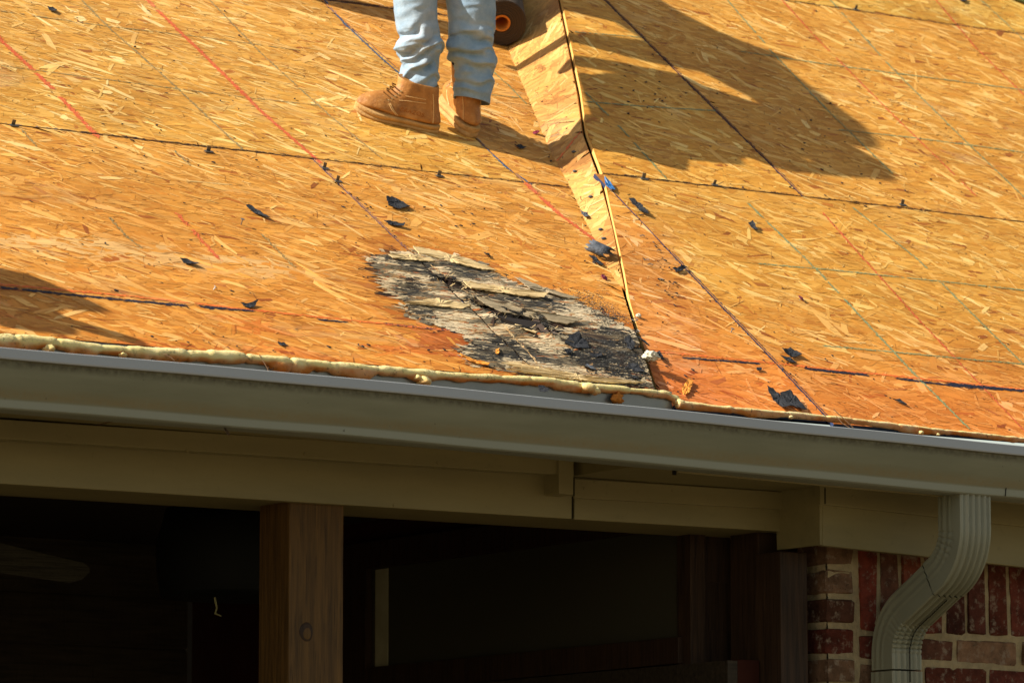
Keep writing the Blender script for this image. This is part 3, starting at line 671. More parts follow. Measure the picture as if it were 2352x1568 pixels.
# ------------------------------------------------------------------ foam seal along both eaves
def foam(name, cpts, radii, fn, seed, parent, orange=.5, drips=(), bias=0.):
    rg = np.random.default_rng(seed)
    P = np.array([fn(*p) for p in cpts]); arcx = np.linspace(P[0, 0], P[-1, 0], int(abs(P[-1, 0]-P[0, 0])/.006))
    R = np.interp(arcx, P[:, 0], radii); Yc = np.interp(arcx, P[:, 0], P[:, 1]); Zc = np.interp(arcx, P[:, 0], P[:, 2])
    n = 22; th = np.arange(n)*2*math.pi/n; V = []; C = []
    pinch = np.ones(len(arcx)); x = arcx[0]
    seglvl = np.ones(len(arcx)); cuts = []
    while x < arcx[-1]:
        x += rg.uniform(.05, .26); cuts.append(x)
    for c in cuts: pinch -= rg.uniform(.15, .34)*np.exp(-(np.abs(arcx-c)/.006)**1.3)
    k = np.searchsorted(cuts, arcx); lv = rg.uniform(.86, 1.12, len(cuts)+2)[k]; tone = rg.uniform(-.15, .2, len(cuts)+2)[k]
    lump = fbm((arcx, arcx*0), (14, 1), seed, 3); low = fbm((arcx, arcx*0+5), (11, 1), seed+4, 4); lo2 = vnoise((arcx, arcx*0+9), (3, 1), seed)
    for i, X in enumerate(arcx):
        r0 = R[i]*pinch[i]*lv[i]*(.74+.55*lump[i])
        for t in th:
            down = max(0., -math.sin(t)); r = r0*(1+.08*(mnoise.noise(Vector((X*40, math.cos(t)*1.4, math.sin(t)*1.4)))))
            r += R[i]*down**1.5*(2.4*max(0, low[i]-.47)*(1.7 if lo2[i] > .5 else .7))*1.3
            V.append((X, Yc[i]+math.cos(t)*r, Zc[i]+math.sin(t)*r))
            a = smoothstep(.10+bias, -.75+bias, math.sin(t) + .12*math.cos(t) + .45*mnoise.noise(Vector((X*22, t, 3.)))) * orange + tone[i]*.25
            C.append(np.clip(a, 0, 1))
    V = np.array(V).reshape(len(arcx), n, 3)
    v, f = loft(V); m = MB(); m.add(v, f); nb = len(v)
    for dx, dy, rr in drips:                                # hardened drops hanging under the bead
        q = fn(dx, dy)
        bm = bmesh.new(); bmesh.ops.create_icosphere(bm, subdivisions=3, radius=1)
        vs = []
        for b in bm.verts:
            s = 1+.28*mnoise.noise(b.co*1.6+Vector((dx, dy, 0))); vs.append((q[0]+b.co.x*rr*1.25*.8*s, q[1]-.01+b.co.y*rr*s, q[2]+b.co.z*rr*s*.72-.004)); C.append(float(np.clip(.38*orange - b.co.z*.7, 0, 1)))
        m.add(vs, [tuple(w.index for w in fc.verts) for fc in bm.faces]); bm.free()
    o = m.build(name, M_FOAM, parent, True)
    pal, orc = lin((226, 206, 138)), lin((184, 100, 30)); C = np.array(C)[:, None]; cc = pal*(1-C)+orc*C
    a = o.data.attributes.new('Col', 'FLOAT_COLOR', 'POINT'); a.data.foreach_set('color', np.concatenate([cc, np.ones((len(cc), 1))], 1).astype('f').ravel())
    return o
def eL(x, y): return hitY(x, y, -.012)
def eR(x, y): return hitY(x, y, -.028)
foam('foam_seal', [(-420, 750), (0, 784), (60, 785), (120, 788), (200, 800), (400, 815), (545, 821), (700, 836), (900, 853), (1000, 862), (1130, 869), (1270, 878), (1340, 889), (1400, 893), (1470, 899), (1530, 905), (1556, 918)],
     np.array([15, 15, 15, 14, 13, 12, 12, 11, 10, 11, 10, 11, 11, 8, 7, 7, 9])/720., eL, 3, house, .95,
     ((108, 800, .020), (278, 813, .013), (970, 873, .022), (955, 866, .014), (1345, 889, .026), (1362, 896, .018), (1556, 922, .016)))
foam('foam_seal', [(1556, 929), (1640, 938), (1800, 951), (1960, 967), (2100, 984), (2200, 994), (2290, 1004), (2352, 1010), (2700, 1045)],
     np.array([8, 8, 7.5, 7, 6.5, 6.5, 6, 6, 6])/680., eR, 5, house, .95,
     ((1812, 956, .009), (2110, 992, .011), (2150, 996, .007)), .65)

# ------------------------------------------------------------------ gutter, drip edge
LIP_Y = -.148
lipx = [(-420, 760), (0, 797), (804, 868), (1607, 948), (2352, 1024), (2780, 1069)]
LP = np.array([hitY(x, y, LIP_Y) for x, y in lipx])
LP = np.vstack([LP[0]+(LP[0]-LP[1])*2.5, LP, LP[-1]+(LP[-1]-LP[-2])*2.0])
prof = [(.001, .005), (.001, -.170), (-.080, -.172), (-.094, -.170), (-.1000, -.166), (-.1025, -.158), (-.1035, -.146), (-.106, -.139), (-.116, -.118), (-.128, -.092), (-.138, -.064), (-.143, -.042), (-.144, -.036), (-.147, -.0335), (-.1555, -.0325), (-.1565, -.028), (-.1500, -.0010), (-.1475, .0010), (-.1380, .0010), (-.1365, -.012)]
xs = np.linspace(LP[0, 0], LP[-1, 0], 160); zs = np.interp(xs, LP[:, 0], LP[:, 2])
gv = [(x, p[0] + .0015*math.sin(x*2.1), z+p[1] + .0008*math.sin(x*7+p[0]*30)) for x, z in zip(xs, zs) for p in prof]
K = len(prof)
gf = [(i*K+j, (i+1)*K+j, (i+1)*K+j+1, i*K+j+1) for i in range(len(xs)-1) for j in range(K-1)]
gutter = mesh_obj('gutter', gv, gf, M_GUTTER, house, True)
pa = np.array([1.0, 1.0, .98, .95, .92, .88, .80, .76, .64, .50, .38, .26, .235, .215, .19, .17, .02, 0, 0, 0.])
at = gutter.data.attributes.new('prof', 'FLOAT', 'POINT'); at.data.foreach_set('value', np.tile(pa, len(xs)).astype('f'))
bm = bmesh.new(); bm.from_mesh(gutter.data)
for e in bm.edges:
    if len(e.link_faces) == 2 and e.calc_face_angle() > .45: e.smooth = False
bm.to_mesh(gutter.data); bm.free()
sx = hitY(2308, 1120, -.1)[0]; sz = np.interp(sx, LP[:, 0], LP[:, 2])
MB().tube([(sx, p[0]-.0012, sz+p[1]-.0006) for p in prof[4:8]], .0016, 6).build('gutter_joint', M_DARKLINE, gutter)
d = MB(); dx1 = hitY(1543, 915, -.004)[0]
d.prism([(EAVE_X0, -.004, -.004), (dx1, -.004, -.004), (dx1, -.004, -.15), (EAVE_X0, -.004, -.15)], (0, .002, 0))
d.build('drip_edge', M_DRIP, house)
d = MB(); zr0 = zR(-.03)-.02
d.prism([(dx1+.01, -.006, zr0), (EAVE_X1, -.006, zr0), (EAVE_X1, -.006, -.16), (dx1+.01, -.006, -.16)], (0, .002, 0))
d.build('drip_edge', M_DRIP, house)

# ------------------------------------------------------------------ soffit, fascia, beam, friezes
YB, Y2, YF, YBR = .50, .43, .28, .42
def xat(px, Y): return hitY(px, 1100, Y)[0]
def board(name, pts, Y, d, mat=M_TRIM, bev=.003, lx=None, rx=None):
    q = [hitY(x, y, Y) for x, y in pts]
    if lx is not None:
        for i, j in ((0, 1), (3, 2)):
            k = (q[j][2]-q[i][2])/(q[j][0]-q[i][0]); q[i] = np.array([lx, Y, q[i][2]+k*(lx-q[i][0])])
    if rx is not None:
        for i, j in ((1, 0), (2, 3)):
            k = (q[j][2]-q[i][2])/(q[j][0]-q[i][0]); q[i] = np.array([rx, Y, q[i][2]+k*(rx-q[i][0])])
    o = MB().prism(q[::-1], (0, d, 0)).build(name, mat, house); return bevel(o, bev) if bev else o
zsL = hitY(640, 1004, Y2)[2]                       # left soffit height
q = MB(); xj = hitY(1308, 1092, YB)[0]
q.box((EAVE_X0, .015, zsL), (xj-.002, YB+.3, zsL+.02)); q.build('soffit', M_SOFFIT, house)
zsR = hitY(1560, 1112, YB)[2]
q = MB(); xe = xat(1812, YB)
q.box((xj, .012, zsR), (EAVE_X1, YB-.002, zsR+.09)); bevel(q.build('soffit', M_SOFFIT, house), .002)
q = MB(); q.box((EAVE_X0, .004, zsL-.004), (EAVE_X1, .012, -.13)); q.build('fascia', M_TRIM, house)
# strip of fascia hanging under the gutter on the right
board('fascia_strip', [(1556, 1060), (2170, 1118), (2170, 1142), (1553, 1085)], .0085, -.006, M_TRIM, .002, rx=EAVE_X1)
# left: stepped crown board and the beam face
board('frieze_board', [(0, 962), (1283, 1046), (1283, 1089), (0, 1007)], Y2, .06, lx=EAVE_X0)
board('beam_face', [(0, 1000), (1317, 1086), (1314, 1191), (0, 1110)], YB, .035, lx=EAVE_X0)
board('corner_block', [(1284, 1050), (1318, 1052), (1318, 1136), (1284, 1133)], Y2-.012, .085)
board('beam_face', [(1320, 1094), (1830, 1129), (1830, 1222), (1319, 1192)], YB+.004, .03)
board('frieze_board', [(1320, 1098), (1830, 1131), (1830, 1171), (1320, 1143)], YB-.012, .016)
a = hitY(0, 1110, YB); b = hitY(1830, 1222, YB); z0 = max(a[2], hitY(1314, 1191, YB)[2])
under = MB(); za = a[2] - (a[0]-EAVE_X0)*((b[2]-a[2])/(b[0]-a[0]))
under.prism([(EAVE_X0, YB+.035, za+.004), (b[0], YB+.035, b[2]+.004), (b[0], YB+.36, b[2]+.004), (EAVE_X0, YB+.36, za+.004)], (0, 0, .02))
under.build('beam_underside', M_SOFFIT, house)
# brick side frieze with its dark return
board('frieze_board', [(1884, 1100), (2352, 1150), (2352, 1209), (1884, 1157)], YF-.014, .03, rx=EAVE_X1)
board('frieze_board', [(1890, 1156), (2352, 1208), (2352, 1302), (1890, 1252)], YF, .03, rx=EAVE_X1)
fr = hitY(1891, 1252, YF); frt = hitY(1884, 1118, YF)
q = MB().box((fr[0]-.012, YF+.003, fr[2]+.002), (fr[0]+.0, YB+.02, frt[2]+.05)); q.build('frieze_return', M_TRIM, house)
for px, py in ((1960, 1140), (1993, 1143), (1366, 1107), (1342, 1121), (1545, 1126), (430, 1035), (700, 1042), (1005, 1062), (905, 1160)):
    Yp = Y2 if px < 1284 and py < 1070 else (YB if px < 1830 and py < 1240 and py > 1140 else (YB-.012 if px < 1830 else YF-.014))
    p = hitY(px, py, Yp-.0005); m = MB(); m.tube([p+np.array([0, .002, 0]), p+np.array([0, -.0015, 0])], [.006, .004], 8); m.build('nail_plug', M_TRIM, house)
p = hitY(1548, 1076, .004); m = MB().box((p[0]-.007, .0005, p[2]-.02), (p[0]+.007, .0035, p[2]+.012)); m.build('seam_gap', M_DARKLINE, house)
for (x, y0, y1, Y) in ((1318.5, 1096, 1138, Y2-.013), (1314.5, 1140, 1192, YB-.0005), (1895, 1120, 1157, YF-.0148)):
    a = hitY(x, y0, Y); b = hitY(x, y1, Y); MB().tube([a, b], .0022, 6).build('seam_gap', M_DARKLINE, house)

# ------------------------------------------------------------------ post, porch, window
pc = hitY(665, 1160, YB+.035); w1 = hitY(790, 1160, YB+.035)[0]-pc[0]
dY = .185
post = MB().box((pc[0], YB+.035, GROUND), (pc[0]+w1, YB+.035+dY, 0.0)); post = bevel(post.build('porch_post', M_POST, house), .006)
kn = hitY(703, 1450, YB+.0345)
bm = bmesh.new(); bmesh.ops.create_uvsphere(bm, u_segments=20, v_segments=8, radius=1)
vs = [(kn[0]+v.co.x*.026, kn[1]+.001+v.co.z*.0035, kn[2]+v.co.y*.031*(1+.15*v.co.x)) for v in bm.verts]
mesh_obj('wood_knot', vs, [[w.index for w in f.verts] for f in bm.faces], M_DARKWOOD, post, True)
mesh_obj('wood_knot', [(kn[0]+(v[0]-kn[0])*.66+.002, kn[1]-.0012+(v[1]-kn[1])*.9, kn[2]+(v[2]-kn[2])*.66-.004) for v in vs], [[w.index for w in f.verts] for f in bm.faces], M_POST, post, True); bm.free()
ceil_z = zsL+.03
q = MB()
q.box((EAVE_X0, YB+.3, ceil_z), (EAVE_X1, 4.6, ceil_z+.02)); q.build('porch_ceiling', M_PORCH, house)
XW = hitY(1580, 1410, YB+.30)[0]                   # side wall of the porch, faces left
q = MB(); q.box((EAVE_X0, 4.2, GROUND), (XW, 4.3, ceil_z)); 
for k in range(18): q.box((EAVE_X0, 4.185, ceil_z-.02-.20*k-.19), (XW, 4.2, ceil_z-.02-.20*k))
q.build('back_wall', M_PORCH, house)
q = MB(); q.box((EAVE_X0-.1, .3, GROUND), (EAVE_X0, 4.3, ceil_z)); q.build('sun_block_wall', M_PORCH, house)  # unseen wall added to keep sunlight out of the porch
yb_ = hitX(805, 1300, XW)[1]; yf_ = hitX(1582, 1410, XW)[1]
top_b = hitX(850, 1306, XW); bot_f = hitX(1580, 1410, XW); bot_b = hitX(858, 1532, XW)
wall = MB(); wt = top_b[2]+.10; wb = bot_b[2]-.09
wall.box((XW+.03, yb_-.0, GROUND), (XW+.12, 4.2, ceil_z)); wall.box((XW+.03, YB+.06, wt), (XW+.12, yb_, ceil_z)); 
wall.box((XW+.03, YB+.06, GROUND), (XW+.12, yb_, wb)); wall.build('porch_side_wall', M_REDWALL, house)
win = MB(); yo = yb_; YF0 = YB+.33
win.box((XW-.02, top_b[1], top_b[2]), (XW+.03, yo, wt+.06)); fo = 0
win = MB()
win.box((XW-.02, top_b[1], wb), (XW+.03, yo+.05, wt)).box((XW-.02, YF0, top_b[2]), (XW+.03, top_b[1], wt)).box((XW-.02, YF0, wb), (XW+.03, top_b[1], bot_b[2]))
win = bevel(win.build('window', M_FRAME, house), .003)
MB().box((XW+.012, YF0, bot_b[2]), (XW+.016, top_b[1], top_b[2])).build('pane', M_GLASS, win)
ys0 = hitX(857, 1400, XW)[1]; ys1 = hitX(886, 1400, XW)[1]
MB().box((XW+.0095, ys1, bot_b[2]+.004), (XW+.0118, ys0, top_b[2]-.004)).build('blind', M_BLIND, win)
MB().box((XW+.03, YF0, wb), (XW+.032, yb_, wt)).build('curtain', M_PORCH, win)
# trim band under the window and dark boards between window and brick
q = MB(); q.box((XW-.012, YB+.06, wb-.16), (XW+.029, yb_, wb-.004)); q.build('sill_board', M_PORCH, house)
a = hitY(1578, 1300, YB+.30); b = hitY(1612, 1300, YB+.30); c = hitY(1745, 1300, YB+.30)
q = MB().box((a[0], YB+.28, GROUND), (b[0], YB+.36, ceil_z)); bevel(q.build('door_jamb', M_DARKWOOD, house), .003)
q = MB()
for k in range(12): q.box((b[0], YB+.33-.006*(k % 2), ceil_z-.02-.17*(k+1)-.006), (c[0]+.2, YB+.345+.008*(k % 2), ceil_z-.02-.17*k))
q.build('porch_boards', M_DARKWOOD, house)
a = hitY(1742, 1300, YB+.10); b = hitY(1812, 1300, YB+.10)
q = MB().box((a[0], YB+.10, GROUND), (b[0], YB+.26, zsR)); bevel(q.build('corner_post', M_DARKWOOD, house), .004)
a = hitY(1780, 1300, YB-.02); b = hitY(1842, 1300, YB-.02); zt = hitY(1800, 1268, YB-.02)[2]
q = MB().box((a[0], YB-.05, GROUND), (b[0], YB+.095, zt)); bevel(q.build('corner_post', M_DARKWOOD, house), .004)

# ------------------------------------------------------------------ brick wall
def bricks():
    rg = np.random.default_rng(4); m = MB(); C = []
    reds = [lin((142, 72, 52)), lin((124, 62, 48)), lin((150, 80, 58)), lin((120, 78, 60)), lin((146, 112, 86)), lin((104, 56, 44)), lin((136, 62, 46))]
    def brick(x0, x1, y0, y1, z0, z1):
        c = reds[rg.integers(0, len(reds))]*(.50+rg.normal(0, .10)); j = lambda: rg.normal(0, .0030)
        b = .006; n0 = len(m.v)
        for (zz, e) in ((z0, b), (z0+b, 0), (z1-b, 0), (z1, b)):
            m.v += [(x0+e+j(), y0+e+j(), zz+j()), (x1-e+j(), y0+e+j(), zz+j()), (x1-e, y1-e, zz), (x0+e+j(), y1-e, zz+j())]
        fs = [(0, 1, 2, 3), (12, 15, 14, 13)]
        for k in range(3):
            for i in range(4): fs.append((k*4+i, k*4+(i+1) % 4, k*4+4+(i+1) % 4, k*4+4+i))
        for f in fs: m.f.append(tuple(q+n0 for q in f)); C.append(c)
    X0 = hitY(1898, 1400, YBR)[0]; XP = hitY(1960, 1400, YBR)[0]; XS = hitY(1976, 1400, YBR)[0]
    zs = hitY(2106, 1456, YBR)[2]; zc = hitY(1930, 1303, YBR)[2]
    ch = (hitY(1930, 1303, YBR)[2]-hitY(1930, 1505.6, YBR)[2])/3; mo = .020
    sw = .0945; k = 0; x = XS
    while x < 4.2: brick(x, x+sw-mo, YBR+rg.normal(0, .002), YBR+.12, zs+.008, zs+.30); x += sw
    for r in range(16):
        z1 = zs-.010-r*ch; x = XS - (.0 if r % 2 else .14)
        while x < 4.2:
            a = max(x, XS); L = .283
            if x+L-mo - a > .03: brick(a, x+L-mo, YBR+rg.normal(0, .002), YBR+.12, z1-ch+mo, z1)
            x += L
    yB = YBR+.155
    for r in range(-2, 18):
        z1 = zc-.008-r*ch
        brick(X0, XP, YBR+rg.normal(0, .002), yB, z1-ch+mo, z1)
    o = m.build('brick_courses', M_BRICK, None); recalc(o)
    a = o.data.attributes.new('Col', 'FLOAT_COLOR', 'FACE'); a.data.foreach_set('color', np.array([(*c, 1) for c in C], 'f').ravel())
    # mortar: a rough slab just behind the brick faces
    bmx = bmesh.new(); X1 = 4.3; zt = zc+.45
    def slab(f, nu, nv):
        g = [[bmx.verts.new(f(i/nu, j/nv)) for j in range(nv+1)] for i in range(nu+1)]
        for i in range(nu):
            for j in range(nv): bmx.faces.new((g[i][j], g[i+1][j], g[i+1][j+1], g[i][j+1]))
    rn = lambda x, z: .0070+.0062*mnoise.noise(Vector((x*20, z*20, 1.)))
    slab(lambda a, b: (X0+.012+a*(X1-X0), YBR+rn(a*(X1-X0), b*2.2), zt-2.2+b*2.2), 110, 150)
    slab(lambda a, b: (X0+rn(a*.15+7, b*2.2), YBR+.01+a*(yB-YBR-.012), zt-2.2+b*2.2), 8, 150)
    me = bpy.data.meshes.new('brick_wall'); bmx.to_mesh(me); bmx.free(); me.materials.append(M_MORTAR)
    for p in me.polygons: p.use_smooth = True
    w = link(bpy.data.objects.new('brick_wall', me), house)
    o.parent = w
    q = MB().box((X0+.03, YBR+.03, GROUND), (EAVE_X1, yB+.02, zt-.2)); 
    q = q.build('wall_core', M_MORTAR, w)
bricks()

# ------------------------------------------------------------------ downspout with its two elbows
def downspout():
    xr = hitY(2283, 1140, -.10)[0]; xl = hitY(2212, 1140, -.10)[0]; W = xr-xl; D = .132; xc = (xl+xr)/2
    yc0 = -.10+D/2+.008; ztop = np.interp(xc, LP[:, 0], LP[:, 2])-.165
    yw = YBR-D/2-.012
    # centre path in the Y-Z plane
    zA = hitY(2250, 1212, yc0-D/2)[2]; zB = hitY(2045, 1470, yw-D/2)[2]
    path = [(yc0, ztop), (yc0, zA)]; R = .165; ang = math.radians(62)
    for k in range(1, 11):
        a = ang*k/10; path.append((yc0+R*(1-math.cos(a)), zA-R*math.sin(a)))
    y1, z1 = path[-1]
    # second elbow mirrored
    y2 = yw-R*(1-math.cos(ang)); ln = (y2-y1)/math.sin(ang); z2 = z1-ln*math.cos(ang)
    dip = []
    nmid = 4
    for k in range(1, nmid+1): dip.append((y1+(y2-y1)*k/nmid, z1+(z2-z1)*k/nmid))
    path += dip
    for k in range(1, 11):
        a = ang*(1-k/10); path.append((yw-R*(1-math.cos(a)), z2-R*(math.sin(ang)-math.sin(a))))
    zend = path[-1][1]; path += [(yw, zend-.05), (yw, zend-.16), (yw, GROUND+.1)]
    # ribbed rectangular section; local (x across, q out from the wall)
    sec = []
    nr = 5
    def rib(t): return .0058*math.cos(t*nr*2*math.pi) if .04 < t < .96 else 0
    for t in np.linspace(0, 1, 61): sec.append((W*(t-.5)*.93, D/2 - .004 + rib(t)))
    for t in np.linspace(0, 1, 13)[1:]: sec.append((W/2, D/2*(1-2*t)*.94 + 0))
    for t in np.linspace(0, 1, 31)[1:]: sec.append((W*(.5-t)*.93, -D/2+.003))
    for t in np.linspace(0, 1, 25)[1:-1]: sec.append((-W/2 - (.0018*math.cos(t*4*2*math.pi) if .1 < t < .6 else 0), D/2*(-1+2*t)*.94))
    # resample the path densely
    P = np.array(path); arc = np.concatenate([[0], np.cumsum(np.hypot(*np.diff(P, axis=0).T))])
    e1a, e1b = arc[1], arc[11]; e2a, e2b = arc[11+nmid], arc[21+nmid]
    ss = np.concatenate([np.arange(0, arc[-3]+.02, .006), [arc[-2], arc[-1]]])
    def frame(s):
        y = np.interp(s, arc, P[:, 0]); z = np.interp(s, arc, P[:, 1]); e = .012
        ty = np.interp(s+e, arc, P[:, 0])-np.interp(s-e, arc, P[:, 0]); tz = np.interp(s+e, arc, P[:, 1])-np.interp(s-e, arc, P[:, 1]); l = math.hypot(ty, tz)
        return y, z, ty/l, tz/l
    cuts = [0, e1b+.035, e2b+.055, 1e9]
    objs = []
    for pi, nm in enumerate(('upper_elbow', 'lower_elbow', 'straight_pipe')):
        a, b = cuts[pi], cuts[pi+1]; sel = [s for s in ss if a <= s <= b]
        if nm == 'lower_elbow': sel = [s for s in sel]
        k0 = (1.0, .965, .995)[pi]; rings = []
        for s in sel:
            y, z, ty, tz = frame(s); ny, nz = tz, -ty        # out from the wall / downwards
            crim1 = smoothstep(e1a-.01, e1a+.02, s)*smoothstep(e1b+.005, e1b-.02, s); crim2 = smoothstep(e2a-.01, e2a+.02, s)*smoothstep(e2b+.02, e2b-.01, s)
            ph = abs(((s-(e1a if s < e1b+.03 else e2a))/.0235) % 1 - .5)*2
            notch = max(0, 1-ph/.28)
            ring = []
            for (x, q) in sec:
                kk = k0
                inner = (-q/(D/2))                          # +1 on the wall side
                if crim1 > 0: kk *= 1 - .055*crim1*notch*(1 if abs(x) > W*.45 and inner > -.35 else 0) 
                qq = q*kk
                if crim2 > 0 and q > D*.35: qq -= crim2*notch*.009
                if crim2 > 0 and abs(x) > W*.45 and inner < .4: kk *= 1-.03*crim2*notch
                xx = x*kk
                ring.append((xc+xx, y+ny*(-qq) if False else y + (-1)*(-ny)*0 + (ny*qq if ny < 0 else -abs(ny)*qq), z + (-abs(nz)*qq)))
            rings.append(ring)
        v, f = loft(rings, True, pi == 0)
        o = mesh_obj(nm, v, f, M_DOWN, None, True); objs.append(o)
        bmx = bmesh.new(); bmx.from_mesh(o.data)
        for e in bmx.edges:
            if len(e.link_faces) == 2 and e.calc_face_angle() > .6: e.smooth = False
        bmx.to_mesh(o.data); bmx.free()
    root = objs[2]; root.name = 'downspout'; root.parent = house
    objs[0].parent = root; objs[1].parent = root
    # jagged factory seam down the ribbed front of the lower elbow
    pts = []
    for s in np.arange(e1b+.05, e2b+.10, .004):
        y, z, ty, tz = frame(s); ny, nz = tz, -ty
        pts.append((xc+W*.02+(.006*(((s*85) % 1)-.5) if s < e2b else 0), y-abs(ny)*(D/2*.985+.002), z-abs(nz)*(D/2*.985+.002)))
    MB().tube(pts, .0018, 5).build('seam', M_DARKLINE, root)
downspout()

# ------------------------------------------------------------------ porch fan and lamp
fan = tag(empty('ceiling_fan', tuple(hitY(-260, 1215, 1.9))), 'grey wooden fan blade hanging in the dark porch at the left', 'ceiling fan')
bq = [(0, 1246), (205, 1290), (222, 1300), (226, 1310), (216, 1326), (190, 1334), (0, 1308), (-250, 1258), (-250, 1190)]
pl = [hitY(x, y, 1.9) for x, y in bq]
pl = [p + np.array([0, -.10*((p[2]-pl[0][2])*8), 0]) for p in pl]
MB().prism(pl, (0, .012, .004)).build('blade', M_FAN, fan)
hub = np.array(fan.location); MB().tube([hub+np.array([0, 0, .06]), hub-np.array([0, 0, .10])], [.10, .12], 20).build('motor', M_BLACK, fan)
MB().tube([hub+np.array([0, 0, .06]), np.array([hub[0], hub[1], ceil_z])], .015, 10).build('rod', M_BLACK, fan)
lp = hitY(560, 1300, 1.3)
lamp = tag(empty('hanging_drum', tuple(lp)), 'large black drum hanging in the dark porch behind the brown post', 'hanging lamp')
r = abs(hitY(385, 1300, 1.3)[0]-lp[0])
prf = [(.90, 1170), (.955, 1215), (1.0, 1250), (1.0, 1300), (.985, 1335), (.95, 1365), (.93, 1371), (.3, 1372)]
rings = [[(lp[0]+r*a*math.cos(t), lp[1]+r*a*math.sin(t), hitY(560, y, 1.3)[2]) for t in np.linspace(0, 2*math.pi, 41)[:-1]] for a, y in prf]
v, f = loft(rings); mesh_obj('drum', v, f, M_BLACK, lamp, True)
MB().tube([(lp[0], lp[1], rings[0][0][2]), (lp[0], lp[1], ceil_z)], .012, 8).build('rod', M_BLACK, lamp)
pcs = [hitY(x, y, 1.0) for x, y in ((493, 1371), (496, 1385), (498, 1395), (494, 1408), (508, 1414))]
MB().tube(pcs, [.003, .004, .003, .004, .002], 6).build('pull_cord', simple('yellow_cord', (.20, .18, .07), .7), lamp)

# ------------------------------------------------------------------ the workers
def skinned(name, pts, edges, mat, parent, sub=2):
    me = bpy.data.meshes.new(name); o = bpy.data.objects.new(name, me); col.objects.link(o)
    me.from_pydata([tuple(p[0]) for p in pts], edges, []); me.update()
    md = o.modifiers.new('skin', 'SKIN'); 
    for v, p in zip(me.skin_vertices[0].data, pts): v.radius = (p[1], p[1] if len(p) < 3 else p[2]); v.use_root = False
    me.skin_vertices[0].data[0].use_root = True
    o.modifiers.new('sub', 'SUBSURF').levels = sub
    dg = bpy.context.evaluated_depsgraph_get(); dg.update()
    m2 = bpy.data.meshes.new_from_object(o.evaluated_get(dg)); bpy.data.objects.remove(o)
    m2.materials.append(mat)
    for p in m2.polygons: p.use_smooth = True
    n = bpy.data.objects.new(name, m2)
    if parent.location.length: m2.transform(Matrix.Translation(-parent.location))
    return link(n, parent)
bA = hitL(1004, 306); tA_ = hitL(810, 257); bB = hitL(1080, 317); tB_ = hitL(1020, 236)
LN = np.array([0, -TL, 1])/SL
foot = (bA+bB)/2
worker = tag(empty('person', tuple(foot)), 'roofer in faded rolled up jeans and tan leather work boots standing by the valley', 'person')

